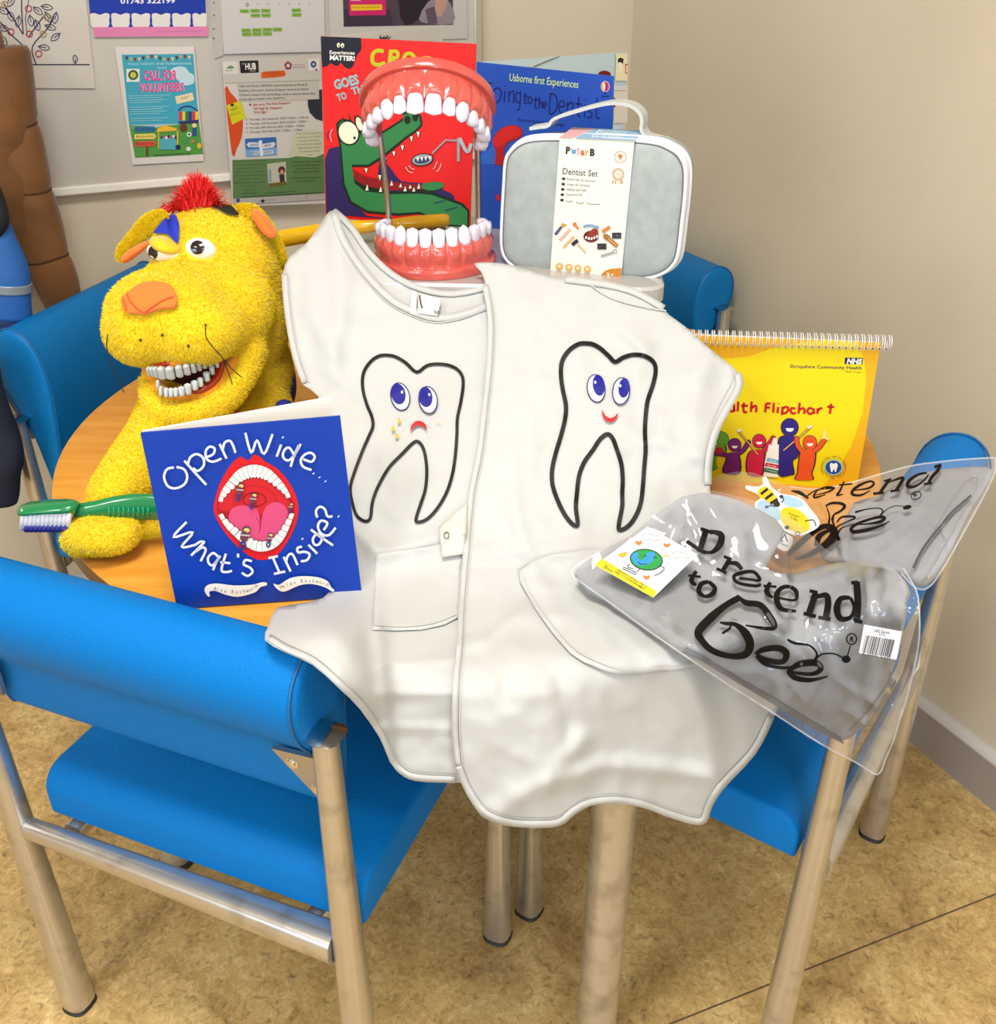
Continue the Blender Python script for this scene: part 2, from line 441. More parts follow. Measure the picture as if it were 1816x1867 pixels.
# ================================================================ round table
TZ = .747; TC = np.array([-.042, 1.365]); TR = .590
tb = thing('round_table', (TC[0], TC[1], 0), 'round table with a pale beech top on four grey steel tube legs', 'table')
wood = M('#e3a444', .42, name='beech_laminate', var=(7, '#d28c2e', .3, .75, (1.2, 9, 1)), spec=.2)
edge = M('#a87848', .45, name='beech_edge', var=(20, '#8e6238', .3, .7, (1, 1, 12)))
g = G(); R_ = TR
g.lathe((TC[0], TC[1], 0), [(R_-.003, TZ), (R_-.0002, TZ-.002), (R_, TZ-.004), (R_, TZ-.023), (R_-.003, TZ-.026)], 128)
ot = g.build('tabletop', [wood, edge], tb, True, 40)
for p in ot.data.polygons:
    p.material_index = 0 if abs(p.normal.z) > .3 and p.center.z > -1 and ot.location.z+p.center.z+tb.location.z > TZ-.0025 else 1
steel = M('#cfccc6', .34, .8, name='satin_steel', var=(30, '#aaa59c', .25, .55), bump=(90, .05, .001))
steel2 = M('#d0cdc8', .28, .85, name='chair_steel', var=(26, '#a8a298', .2, .45), bump=(60, .05, .001))
rubber = M('#2a2826', .6)
def cyl(name, x, y, z0, z1, r, m, par, n=28):
    g = G(); g.lathe((x, y, 0), [(r-.002, z0), (r, z0+.002), (r, z1)], n); return g.build(name, m, par, True, 40)
for q in range(4):
    a = math.radians(199.5+90*q); x, y = TC[0]+.543*math.cos(a), TC[1]+.543*math.sin(a)
    l = cyl('leg', x, y, .012, TZ-.032, .027, steel, tb)
    cyl('foot_cap', x, y, 0, .014, .029, rubber, l)
    cyl('mounting_plate', x, y, TZ-.034, TZ-.026, .043, steel, l)
# ================================================================ chairs
vinyl = M('#0072c0', .55, name='blue_vinyl', bump=(330, .5, .002), spec=.14)
vinyl2 = M('#0570b4', .45, name='blue_vinyl_smooth', bump=(420, .12, .0008), spec=.2)
OV = [(math.cos(t)*1.0, math.sin(t)*.5) for t in [0, .45, .8, PI-.8, PI-.45, PI, PI+.45, PI+.8, 2*PI-.8, 2*PI-.45]]
def chair(label, P1, P2, nv, fl, mat, postz=.70, rail=.375, depth=.46, dz=0., zs=1.):
    P1 = np.array(P1+(0,), float); P2 = np.array(P2+(0,), float)
    u = P2-P1; wd = np.linalg.norm(u); u /= wd; nv = np.array(nv+(0,), float); nv /= np.linalg.norm(nv)
    Zv = np.array([0, 0, 1.]); mid = (P1+P2)/2+nv*.2
    t = thing('waiting_chair', (mid[0], mid[1], 0), label, 'chair', 'blue waiting chairs around the table')
    def oval(name, a, b, ra, rb, upv, par=t, m=steel2):
        g = G(); sec = [(math.cos(2*PI*i/16), math.sin(2*PI*i/16)) for i in range(16)]
        sec = [(math.copysign(abs(x)**.6, x), math.copysign(abs(y)**.8, y)) for x, y in sec]
        g.tube([a, b], (ra, rb), sec=sec, up=upv); return g.build(name, m, par, True, 35)
    legs = []
    for Pp in (P1, P2):
        l = oval('leg', Pp+Zv*.008, Pp+Zv*postz, .021, .0125, u, t); legs.append(Pp)
        oval('foot_cap', Pp, Pp+Zv*.012, .0222, .0137, u, l, rubber)
        oval('end_cap', Pp+Zv*(postz), Pp+Zv*(postz+.004), .0205, .012, u, l, M('#cfcbc4', .15, 1.0))
    fr = []
    for Pp, (du, dn) in zip((P1, P2), fl):
        Q = Pp+u*du+nv*dn; fr.append(Q)
        l = oval('leg', Q+Zv*.008, Q+Zv*(rail+.03), .021, .0125, u, t)
        oval('foot_cap', Q, Q+Zv*.012, .0222, .0137, u, l, rubber)
    for a, b in ((P1, P2), (P1+u*.075, fr[0]+u*.05), (P2-u*.06, fr[1]-u*.06), (fr[0], fr[1])):
        d = (b-a)/np.linalg.norm(b-a)
        oval('rail', a+d*.016+Zv*rail, b-d*.016+Zv*rail, .0125, .021, Zv)
    # backrest: teardrop section swept along the width, seam line at both ends
    prof = [(.026, .570), (.019, .60), (.010, .64), (-.004, .668), (-.020, .690), (-.031, .716), (-.032, .746), (-.020, .772), (.004, .786), (.034, .780), (.056, .756), (.065, .718), (.063, .675), (.058, .640), (.052, .600), (.044, .570), (.034, .562)]
    prof = [(x+.004, .786+(z-.786)*zs+dz) for x, z in sm(prof, 3, True)]
    cx, cz = .022, .71+dz; ov = -.0135; g = G(); rings = []
    for k, (s_, sc) in enumerate([(-ov, .0), (-ov, .5), (-ov-.001, .86), (-ov+.002, .95), (-ov+.012, .995), (-ov+.03, 1), (wd*.5, 1), (wd+ov-.03, 1), (wd+ov-.012, .995), (wd+ov-.002, .95), (wd+ov+.001, .86), (wd+ov, .5), (wd+ov, 0)]):
        rings.append([P1+u*s_+nv*(cx+(x-cx)*(sc if sc else .02))+Zv*(cz+(z-cz)*(sc*.2+.8 if sc > .9 else sc if sc else .02)) for x, z in prof])
    m = len(prof); V = [p for r in rings for p in r]
    F = [(i*m+j, i*m+(j+1) % m, (i+1)*m+(j+1) % m, (i+1)*m+j) for i in range(len(rings)-1) for j in range(m)]
    F += [tuple(range(m))[::-1], tuple((len(rings)-1)*m+j for j in range(m))]
    back = mk('backrest', V, F, mat, t, True)
    for s_, sc in ((-ov+.004, .965), (wd+ov-.004, .965)):
        G().tube([P1+u*s_+nv*(cx+(x-cx)*sc*1.055)+Zv*(cz+(z-cz)*(sc*.2+.8)*1.012) for x, z in prof]+[P1+u*s_+nv*(cx+(prof[0][0]-cx)*sc*1.055)+Zv*(cz+(prof[0][1]-cz)*(sc*.2+.8)*1.012)], .0016, 6, cap=False).build('piping', M('#0a5f96', .5), back)
    # brackets: triangular plates with two screws each on the outer face
    plate = M('#c4bfb6', .3, .9)
    for Pp, sg in ((P1, 1), (P2, -1)):
        q = [(.010*sg, .674), (.060*sg, .668), (.028*sg, .590), (.010*sg, .588)]
        def px_(z):
            i_ = min(range(len(prof)), key=lambda i: abs(prof[i][1]-z)+(0 if prof[i][0] < cx else 9)); return prof[i_][0]
        xa, xb = px_(.674+dz), px_(.589+dz)
        def at(su, z): return Pp+u*su+nv*(xb+(xa-xb)*(z-.589)/.085-.006)+Zv*(z+dz)
        V = [at(a, z) for a, z in q]; V = V+[v+nv*.006 for v in V]
        br = mk('bracket', V, [(0, 1, 2, 3), (7, 6, 5, 4), (0, 4, 5, 1), (1, 5, 6, 2), (2, 6, 7, 3), (3, 7, 4, 0)], plate, t, False)
        for a, z in ((.040*sg, .652), (.022*sg, .610)):
            p = at(a, z); g = G(); g.lathe(p, [(.0075, -.001), (.0075, .0012), (.005, .0016), (.0048, .0035), (.0015, .0045)], 14, Z=-nv); g.build('screw', M('#dedbd4', .12, 1.), br, True, 40)
    # seat cushion with rounded rear roll
    bm = bmesh.new(); bmesh.ops.create_cube(bm, size=2)
    for v in bm.verts: v.co = Vector((v.co.x*(wd/2-.012), v.co.y*depth/2, v.co.z*.033))
    bmesh.ops.bevel(bm, geom=[e for e in bm.edges if abs(e.verts[0].co.y-e.verts[1].co.y) < .01 and abs(e.verts[0].co.z-e.verts[1].co.z) < .01 and e.verts[0].co.z > 0], offset=.034, segments=6, profile=.5, affect='EDGES')
    bmesh.ops.bevel(bm, geom=[e for e in bm.edges if abs(e.verts[0].co.x-e.verts[1].co.x) < .001 and e.calc_face_angle(0) > 1.0], offset=.007, segments=3, profile=.5, affect='EDGES')
    c = P1+u*(wd/2+.024)+nv*(depth/2+.022)+Zv*(rail+.052); bm.verts.index_update()
    V = [c+u*v.co.x+nv*v.co.y+Zv*v.co.z for v in bm.verts]; F = [[v.index for v in f.verts] for f in bm.faces]; bm.free()
    so = mk('seat', V, F, mat, t, True, sharp=50)
    return t
chair('blue vinyl chair in front of the table, seen from behind with both brackets', (-.626, .92), (-.1705, .735), (.36, .933), [(.02, .33), (.05, .345)], vinyl)
chair('blue vinyl chair on the right with the grey bags draped over its backrest', (.667, 1.246), (.3886, .843), (-.81, .58), [(-.0, .40), (.0, .415)], vinyl)
chair('blue vinyl chair on the left beneath the hanging coats', (-.72, 2.0), (-.831, 1.56), (.97, -.25), [(0, .38), (0, .38)], vinyl2, postz=.665, dz=.036, zs=1.35)
chair('blue vinyl chair in the far corner behind the grey case', (.275, 2.50), (.487, 2.06), (-.92, -.39), [(0, .38), (0, .38)], vinyl2)
# ================================================================ whiteboard and what hangs on it
WN = np.array([RF[0], RF[1], 0]); WE = np.array([RX[0], RX[1], 0]); ZV = np.array([0, 0, 1.]); WK = np.array([K[0], K[1], 0])
def onwall(d): return plane_fn(WK+WN*d, WN)
bw = onwall(.018)
pr = bw(866, 60); zb = bw(300, 326)[2]-.004; ar = (pr-WK) @ WE
bd = thing('whiteboard', WK+WE*(ar-.8)+ZV*zb, 'large whiteboard in a thin aluminium frame, covered in notices', 'whiteboard')
bc = WK+WE*(ar-.85)+WN*.009+ZV*(zb+.55)
G().box(bc, .85, .55, .008, (WE, ZV, WN)).build('panel', M('#c3beb4', .28, name='board_enamel'), bd, False)
alu = M('#c9c5bd', .3, .85); wht = M('#efece4', .35)
g = G(); g.box(bc+WE*.858, .010, .562, .012, (WE, ZV, WN), .003); g.box(bc-WE*.858, .010, .562, .012, (WE, ZV, WN), .003); g.box(bc+ZV*.556, .85, .009, .012, (WE, ZV, WN), .003)
g.build('frame', alu, bd, False)
G().box(bc-ZV*.553+WN*.002, .866, .008, .014, (WE, ZV, WN), .003).build('bottom_rail', wht, bd, False)
def paper(name, label, quad, d, color, cat='poster', rough=.5, thick=.0006):
    f = onwall(d); q = [f(*p) for p in quad]; g = G(); g.slab(q, thick)
    o = thing(name, (np.array(q[2])+np.array(q[3]))/2, label, cat, 'papers stuck to the whiteboard')
    g.build('sheet', M(color, rough), o, False); return o, f
A1 = crop(0, 0, 3.0267); A2 = crop(380, 0, 3.4923); A3 = crop(560, 40, 3.0267); A4 = crop(860, 160, 3.632)
D1 = crop(560, 50, 5.341); D2 = crop(860, 90, 5.675); D3 = crop(250, 740, 4.3238); D4 = crop(1240, 590, 4.54); D5 = crop(400, 90, 6.44)
# --- colouring sheet with a tree
o, f = paper('colouring_sheet', 'white colouring sheet with a line-drawn tree of leaves and round fruit', [(-90, -70), (150, -70), (173, 161), (-80, 160)], .0215, '#c9c3bb')
a = Art(f, A1); ink = '#1c1440'
a.line([(0, 357), (495, 357)], 6, ink)
a.line([(148, 357), (140, 270), (60, 190), (0, 120)], 6, ink, 4); a.line([(200, 357), (178, 260), (260, 160), (300, 90)], 6, ink, 4)
a.line([(128, 190), (120, 60), (118, -20)], 6, ink); a.line([(160, 200), (240, 90)], 6, ink); a.line([(128, 190), (20, 20)], 6, ink)
a.line([(150, 200), (140, 100), (160, -10)], 4, ink)
for x, y, r in [(20, 60, 30), (60, 90, 60), (100, 120, 100), (170, 115, 80), (210, 60, 40), (260, 40, 10), (305, 100, 100), (280, 150, 20), (305, 205, 140), (245, 262, 10), (70, 265, 160), (20, 155, 20), (20, 225, 60), (265, 95, 60), (205, 140, 70), (60, 10, 120)]:
    t = math.radians(r); L = 30
    def q(u, v): return (x+math.cos(t)*u-math.sin(t)*v, y+math.sin(t)*u+math.cos(t)*v)
    a.line([q(-L, 0), q(-8, 15), q(14, 12), q(L, 0), q(14, -12), q(-8, -15)], 4, ink, 3, True); a.line([q(-L-8, 0), q(8, 0)], 4, ink)
for x, y, c in [(157, 47, '#b02a2a'), (60, 175, '#b02a2a'), (162, 187, '#b02a2a'), (213, 296, '#b02a2a'), (258, 92, '#b08a3a'), (238, 187, '#b08a3a'), (110, 292, '#b08a3a'), (25, 25, '#b08a3a')]: a.ring(x, y, 17, 17, 5, c)
a.line([(415, 350), (402, 325), (412, 303), (428, 325), (415, 350)], 4, ink, 3); a.line([(415, 352), (415, 318)], 3, ink)
a.text('led by', (-30, 408), (66, 408), 20, '#23202a'); a.text('Government', (-60, 432), (130, 430), 20, '#23202a')
a.build('print', o)
# --- blue dental poster
o, f = paper('dental_poster', 'blue and pink poster with a white row of teeth and a phone number', [(157, -70), (372, -70), (379, 66.5), (171, 68)], .0222, '#cfc9c4')
a = Art(f, A1)
a.poly([(470, -210), (1125, -210), (1137, 80), (1137, 150), (515, 152), (497, 75)], '#1636a2')
a.text('01743 322199', (665, 20), (967, 16), 26, '#e8e6ea', .03)
for i in range(6):
    x0, x1 = 500+i*112+(2 if i else -2), 606+i*112-2
    if i == 5: x1 = 1142
    a.poly([(x0, 78), (x0+25, 72), ((x0+x1)/2, 82), (x1-25, 72), (x1, 78), (x1-2, 110), (x1-8, 150), (x0+10, 150), (x0+2, 112)], '#dcd8d4', 2)
a.poly([(514, 150), (1145, 146), (1148, 200), (520, 204)], '#d97fae'); a.text('Shropshire Community Dental Service', (865, 178), (1118, 174), 8, '#9c4a7c')
a.build('print', o)
# --- call for volunteers
o, f = paper('volunteer_poster', 'white-edged poster reading call for volunteers, blue above and green below', [(208.8, 85.2), (353.5, 84.2), (371.5, 293.5), (242, 300.5)], .0215, '#d5d0cc')
a = Art(f, A1)
a.poly([(672, 302), (1066, 297), (1098, 680), (713, 690)], '#3f9fb8'); a.poly([(713, 690), (860, 700), (985, 686), (1098, 672), (1121, 850), (746, 871)], '#4f9440')
for i in range(16):
    x = 690+i*23; y = 312+8*math.sin(i*.8); a.poly([(x, y), (x+18, y), (x+10, y+24)], ['#3c2a50', '#c9b04a', '#7a2f3a', '#d8c98a'][i % 4])
a.text('POOC EVENTS AND FUNDRAISING', (708, 360), (1058, 356), 12, '#bfe4ee'); a.text('TEAM', (865, 381), (920, 380), 11, '#bfe4ee')
a.poly([(940, 390), (975, 368), (1020, 370), (1045, 400), (1070, 415), (1068, 460), (1010, 470), (975, 430)], '#b9d5dc', 3)
a.quad(698, 380, 770, 452, '#dfe0d4'); a.ell(735, 414, 28, 28, '#2f5a3c'); a.ell(735, 414, 17, 17, '#c9b84a')
for dx in (2.5, 0): a.text('CALL FOR', (793+dx, 443), (978+dx, 441), 52, '#f6dce6' if dx else '#d8408a', .03)
for dx in (2.5, 0): a.text('VOLUNTEERS', (768+dx, 506), (1016+dx, 502), 44, '#f6dce6' if dx else '#d8408a', .03)
a.poly([(966, 533), (1062, 510), (1072, 552), (976, 575)], '#e2cfa8'); a.text('TICKET', (998, 552), (1042, 541), 13, '#5a3a2a')
for i in range(15):
    if i in (4, 9, 12): continue
    y = 530+i*12.6; a.line([(708+i*1.2, y), (940-(i*37 % 60), y-6)], 3, '#9fd2dc')
a.line([(985, 610), (1010, 590), (1050, 588), (1092, 612)], 8, '#2a3a8a', 4)
for i, c in enumerate(['#c93a3a', '#e0c83a', '#2a7a3a', '#2a3a8a', '#c93a3a', '#e0c83a']): a.quad(988+i*18, 615, 1004+i*18, 665, c)
a.poly([(983, 672), (1098, 660), (1090, 680), (990, 684)], '#2a3060')
for y, c, t in [(715, '#2a6f9c', 'Fundraising'), (755, '#e3cf6a', 'Activities'), (795, '#d0523a', 'Events')]: a.poly([(742, y-14), (850, y-18), (862, y-2), (850, y+12), (742, y+14)], c); a.text(t, (750, y+6), (848, y+2), 15, '#2a2020')
a.quad(806, 810, 818, 866, '#6a3a28')
a.poly([(866, 712), (905, 690), (976, 708), (974, 722), (868, 728)], '#e0b43a'); a.quad(872, 728, 878, 820, '#e0b43a'); a.quad(976, 722, 984, 812, '#e0b43a'); a.quad(880, 760, 974, 826, '#4fa4b4')
for i in range(7): a.ell(892+i*13, 760-(i % 2)*8, 6, 8, ['#3a2a6a', '#d8408a', '#e8e4e0'][i % 3])
a.ell(1012, 706, 20, 22, '#6a3028'); a.ell(1073, 692, 13, 13, '#e8c8a0'); a.quad(1062, 705, 1084, 750, '#2a4a8a'); a.ell(1044, 742, 13, 13, '#e8e8e8'); a.ell(1044, 742, 6, 6, '#222222'); a.ell(982, 812, 14, 14, '#26264a')
a.ell(1022, 775, 12, 16, '#3f8f5a'); a.ell(1040, 822, 14, 12, '#d8d4c8'); a.ell(1100, 805, 12, 16, '#e0b830'); a.ell(1065, 780, 10, 8, '#c97a5a')
a.text('eventstpaknoltford.org', (850, 862), (1050, 852), 13, '#1c2c1c')
a.build('print', o)
# --- punched plastic wallet strip and the calendar
o, f = paper('calendar_sheet', 'white printed calendar with rows of small green entries in a punched plastic wallet', [(398.5, -70), (590, -70), (592, 94), (408, 98.5)], .0225, '#c6c2c2')
g = G(); fw = onwall(.0212); g.slab([fw(*p) for p in [(378, -70), (404, -70), (407, 101), (391, 107)]], .0004); g.build('wallet_strip', M('#b9b5ae', .25), o, False)
a = Art(f, A1)
for i, x in enumerate([1365, 1422, 1480, 1540, 1596, 1650, 1708]): a.ring(x, 26 if i == 0 else 20, 6 if i == 0 else 3, 9 if i == 0 else 4, 3, '#3a3a40' if i == 0 else '#9a98a0')
for x, y in [(1350, 62), (1408, 60), (1467, 60), (1636, 57), (1410, 86), (1469, 85), (1638, 82), (1358, 168), (1417, 166), (1475, 164), (1531, 163), (1362, 190), (1418, 188), (1476, 187)]:
    a.quad(x-26, y-10, x+25, y+9, '#7ba63c'); a.line([(x-20, y), (x+18, y-1)], 3, '#4f7424', same=False)
a.build('print', o)
a = Art(fw, A1)
for y in (15, 85, 160, 212): a.ell(1180, y, 5, 6, '#6a6660')
a.build('punch_holes', o)
# --- autism hub sheet in a plastic wallet, hanging over the bottom rail
o, f = paper('information_sheet', 'information sheet in a plastic wallet with orange half-circle and green foot, over the rail', [(404.6, 107), (585.5, 102), (594, 371), (424, 377)], .042, '#c9c5bf', rough=.3)
a = Art(f, D5)
a.poly([(38, 100), (1195, 75), (1200, 360), (62, 398)], '#bdb8b1'); a.line([(62, 398), (1200, 360)], 9, '#9aa089')
a.poly([(45, 145), (212, 138), (220, 285), (52, 290)], '#cfcdc4'); a.poly([(80, 225), (130, 188), (180, 222)], '#5f8a5f', 2); a.text('SENDIASS', (66, 258), (150, 254), 16, '#222')
a.poly([(236, 136), (456, 130), (464, 272), (250, 280)], '#1d1a1c'); a.text('HUB', (305, 238), (432, 232), 72, '#e8e4e0', .03); a.text('THE', (262, 180), (290, 178), 18, '#cfcac4'); a.text('NEWPORT', (358, 262), (430, 258), 16, '#cfcac4')
a.poly([(762, 175), (805, 140), (852, 172), (838, 232), (782, 236)], '#7a2436'); a.ell(808, 190, 22, 24, '#c9b9b9'); a.text('TELFORD', (862, 192), (1004, 188), 14, '#a06a74'); a.text('AUTISM HUB', (862, 222), (1006, 218), 16, '#8a3446')
a.poly([(1040, 112), (1172, 104), (1180, 245), (1050, 250)], '#d3d0ca'); a.ell(1105, 175, 34, 40, '#3a4a7a'); a.ell(1105, 175, 13, 15, '#b9c3d8'); a.poly([(1128, 222), (1160, 245), (1128, 248)], '#222')
a.poly([(495, 285), (520, 262), (740, 248), (768, 262), (762, 315), (520, 338), (492, 325)], '#c9551c', 2); a.text('Neurodiversity', (545, 290), (725, 282), 16, '#6a2c14'); a.text('drop-in', (580, 312), (690, 306), 15, '#6a2c14')
a.poly([(200, 398), (1165, 368), (1175, 590), (240, 612)], '#bab5ae')
for i, t in enumerate(['Telford & Wrekin SENDIASS (Special Educational Needs &', "Disability, Information, Advice & Support Service) & Telford", "Children's Autism Hub are holding a drop in session where they", 'will be able to answer your questions.']):
    a.text(t, (228, 445+i*52), ([1032, 1045, 1128, 770][i], 425+i*52-(3 if i == 3 else 0)), 24, '#24201e', .01)
a.poly([(64, 455), (130, 510), (210, 600), (262, 760), (276, 900), (255, 1050), (200, 1170), (148, 1236)], '#c9491a', 2)
a.poly([(84, 655), (252, 605), (310, 805), (150, 885)], '#c6c21e'); a.quad(132, 638, 168, 668, '#222'); a.text('NEED', (136, 728), (226, 702), 34, '#5a5a20'); a.text('SERVICE', (128, 785), (256, 752), 28, '#8a8420')
a.poly([(1170, 475), (1205, 470), (1212, 842), (1130, 815), (1060, 740), (1038, 650), (1040, 590), (1172, 584)], '#2a2d35')
a.ell(362, 648, 12, 14, '#a8301c')
for t, p, q in [('Join us at The Hub Newport', (392, 662), (832, 640)), ('129 High St, Newport', (402, 710), (738, 696)), ('TF10 7BH', (402, 758), (550, 752))]: a.text(t, p, q, 28, '#b03a20', .012)
for i, t in enumerate(['Thursday 12th September 2024 12.30pm - 3.30 pm', 'Thursday 12th December 2024 12.30pm - 3.30pm', 'Thursday 20th February 2025 12.30pm - 3.30pm', 'Thursday 22nd May 2025 12.30pm - 3.30pm']):
    y = 836+i*49; a.ell(322, y-10, 6, 6, '#333'); a.text(t, (352, y), (1045-i*22, y-30), 24, '#4a4644')
a.poly([(300, 1050), (665, 1030), (676, 1240), (315, 1262)], '#3262a8'); a.poly([(312, 1175), (672, 1150), (676, 1240), (315, 1262)], '#6f9cc8')
a.poly([(462, 1070), (500, 1068), (512, 1252), (480, 1254)], '#d8dade')
for q, t, p0, p1 in [([(318, 1120), (345, 1090), (466, 1092), (468, 1150), (345, 1150)], 'ADVICE', (360, 1140), (455, 1132)), ([(506, 1110), (640, 1088), (660, 1112), (640, 1148), (508, 1165)], 'HELP', (530, 1146), (610, 1132)), ([(380, 1200), (466, 1192), (466, 1232), (390, 1240)], 'SERVICE', (386, 1232), (460, 1226)), ([(512, 1190), (630, 1182), (634, 1222), (514, 1232)], 'SUPPORT', (522, 1224), (622, 1216))]:
    a.poly(q, '#c9cfd8'); a.text(t, p0, p1, 26, '#30405a', .02)
a.poly([(880, 980), (1215, 960), (1228, 1245), (980, 1270), (830, 1280), (860, 1150)], '#bfc0a4', 2)
for i, t in enumerate(["If you have any questions", "relating to your child's", "educational needs or", "around their autism", "diagnosis, please drop in", "and chat to our friendly", "team."]):
    a.text(t, (905+(i % 3)*14 if i < 6 else 1035, 1000+i*42), (1200-(i % 3)*10 if i < 6 else 1095, 988+i*42), 19, '#5c5c48')
a.poly([(152, 1300), (820, 1275), (900, 1255), (1010, 1262), (1120, 1270), (1228, 1225), (1240, 1690), (160, 1750)], '#58784a', 0)
for k, (x0, x1, ys) in enumerate([(165, 540, range(1315, 1700, 42)), (850, 1195, [1325, 1365, 1402, 1440, 1510, 1550])]):
    for i, y in enumerate(ys):
        t = ['SENDIASS is a free confidential', 'service that offers impartial', 'information, advice and', 'support to parents, children', 'and young people with special', 'educational needs or', 'disabilities and young people', 'and parents', 'call us', 'sendiass.org.uk'][i % 10]
        s_ = [0, 10, 40, 10, 0, 60, 0, 90, 120, 100][i % 10]; a.text(t, (x0+s_, y+10), (x1-s_, y-2), 20, '#2f4628')
a.poly([(560, 1345), (780, 1318), (790, 1590), (575, 1612)], '#b3b3a4'); a.ell(732, 1420, 42, 48, '#5a2a22'); a.ell(735, 1440, 22, 26, '#b98a70'); a.poly([(700, 1470), (760, 1465), (770, 1570), (715, 1575)], '#3a2a3a'); a.poly([(575, 1410), (605, 1410), (615, 1560), (585, 1565)], '#7a94a8'); a.poly([(575, 1575), (785, 1550), (788, 1590), (577, 1612)], '#6a5a2a')
a.line([(520, 1692), (900, 1665)], 6, '#35502c'); a.line([(255, 1735), (1200, 1680)], 8, '#35502c')
a.poly([(160, 1752), (1240, 1692), (1243, 1760), (165, 1830)], '#a9a6a0'); a.ell(220, 1775, 22, 26, '#3a4a7a'); a.poly([(482, 1782), (508, 1758), (536, 1780), (510, 1806)], '#2a2430'); a.text('Shropshire', (545, 1776), (655, 1770), 16, '#5a5a6a'); a.ring(1026, 1735, 14, 16, 4, '#a05a5a')
a.build('print', o)
# --- photo poster, top
o, f = paper('photo_poster', 'pink, yellow and dark purple photo poster at the top right of the whiteboard', [(597, -70), (850, -70), (852, 70), (602, 78)], .0218, '#bfbbb5')
a = Art(f, A2)
a.poly([(850, -230), (1555, -230), (1558, 158), (862, 170)], '#4a3a48'); a.poly([(860, 60), (1150, 60), (1180, 164), (862, 170)], '#3a2c3c', 0)
a.poly([(1220, -200), (1480, -200), (1400, 40), (1300, 150), (1225, 120)], '#231b26', 2); a.poly([(1400, 10), (1500, -20), (1558, 60), (1558, 150), (1400, 150), (1340, 120)], '#8a7f86', 2); a.poly([(1470, -60), (1530, -20), (1480, 110), (1440, 60)], '#b58c7c', 2); a.poly([(1380, 60), (1440, 40), (1460, 150), (1400, 155)], '#5a4a58', 1)
a.poly([(888, -230), (1128, -230), (1132, 96), (896, 100)], '#c21f63'); a.poly([(907, 30), (1106, 28), (1108, 64), (910, 68)], '#e0b321'); a.text('find out more about it today', (918, 52), (1094, 48), 10, '#4a3410')
a.quad(907, -5, 968, 4, '#d8ccd0')
a.build('print', o)
# ================================================================ coats on the left
brown = M('#7c4f1c', .7, name='brown_quilted_fabric', bump=(40, .35, .004), var=(12, '#5f3a12', .3, .7), sheen=.2)
bluec = M('#1f5ea8', .6, name='blue_jacket_fabric', bump=(45, .3, .004)); navyc = M('#121a30', .75, name='navy_coat_fabric', bump=(50, .3, .004))
def limb(pts, radii, n=26, puff=None, F=1.8, flat=.8, amp=.012):
    """cloth tube hanging down; pts in picture coordinates"""
    c = sm(pts, 8); m = len(c); g = G(); rr = []
    for i in range(m):
        t = i/(m-1)*(len(radii)-1); j = min(int(t), len(radii)-2); r = radii[j]*(1-t+j)+radii[j+1]*(t-j)
        if puff:
            u = i/(m-1)*puff; r *= .91+.11*max(0, math.sin(PI*(u % 1)))**.35
        rr.append((r, r*flat))
    P3 = [W(x, y, F) for x, y in c]; sec = [(math.cos(2*PI*i/n), math.sin(2*PI*i/n)) for i in range(n)]
    g.tube(P3, rr, sec=sec, up=(0, 1, 0))
    g.V = [tuple(np.array(v)+np.array(noise.noise_vector(Vector(v)*14))*amp) for v in g.V]
    g.seams = [[g.V[min(m-1, round((m-1)*k/puff))*n+j % n] for j in range(n+1)] for k in range(1, puff)] if puff else []
    return g
t = thing('brown_coat', W(60, 500, 1.82), 'brown quilted padded coat hanging at the left above the blue chair', 'coat', 'coats hanging on the wall')
_g = limb([(-30, 90), (0, 200), (30, 300), (62, 400), (95, 490), (118, 560)], [.078, .060, .052, .045, .041, .036], puff=4, F=1.80, amp=.007); cs_ = _g.build('sleeve', brown, t)
for s_ in _g.seams: G().tube(s_, .0022, 6, cap=False).build('quilting_seam', M('#4a2c0c', .8), cs_)
limb([(-190, 0), (-150, 250), (-130, 560)], [.15, .19, .17], puff=4, F=1.78, flat=.4).build('coat_body', brown, t)
G().tube([W(-100, -20, 1.9), W(-100, -60, 1.95)], .004, 8).build('hanging_loop', navyc, t)
t = thing('blue_jacket', W(0, 580, 1.62), 'blue waterproof jacket with a grey reflective strip hanging at the left edge', 'jacket', 'coats hanging on the wall')
limb([(-55, 330), (-30, 420), (-8, 500), (-1, 575)], [.03, .050, .055, .057], F=1.66, flat=.6, amp=.005).build('sleeve', bluec, t)
limb([(-7, 508), (-5.5, 524)], [.0578, .0582], F=1.66, flat=.63, amp=.003).build('reflective_strip', M('#8d9aa8', .3, .3), t)
limb([(-2, 572), (0, 596), (1, 612)], [.058, .054, .044], F=1.66, flat=.6, puff=1, amp=.003).build('cuff', M('#16305e', .7), t)
limb([(-20, 330), (-8, 400), (-30, 440)], [.012, .022, .012], F=1.64, amp=.004).build('collar_flap', M('#15171c', .7), t)
t = thing('navy_coat', W(-20, 900, 1.45), 'dark navy coat hem beside the left chair post', 'coat', 'coats hanging on the wall')
limb([(-60, 640), (-45, 760), (-38, 830), (-36, 905)], [.04, .062, .068, .060], F=1.5, flat=.5).build('coat_hem', navyc, t)
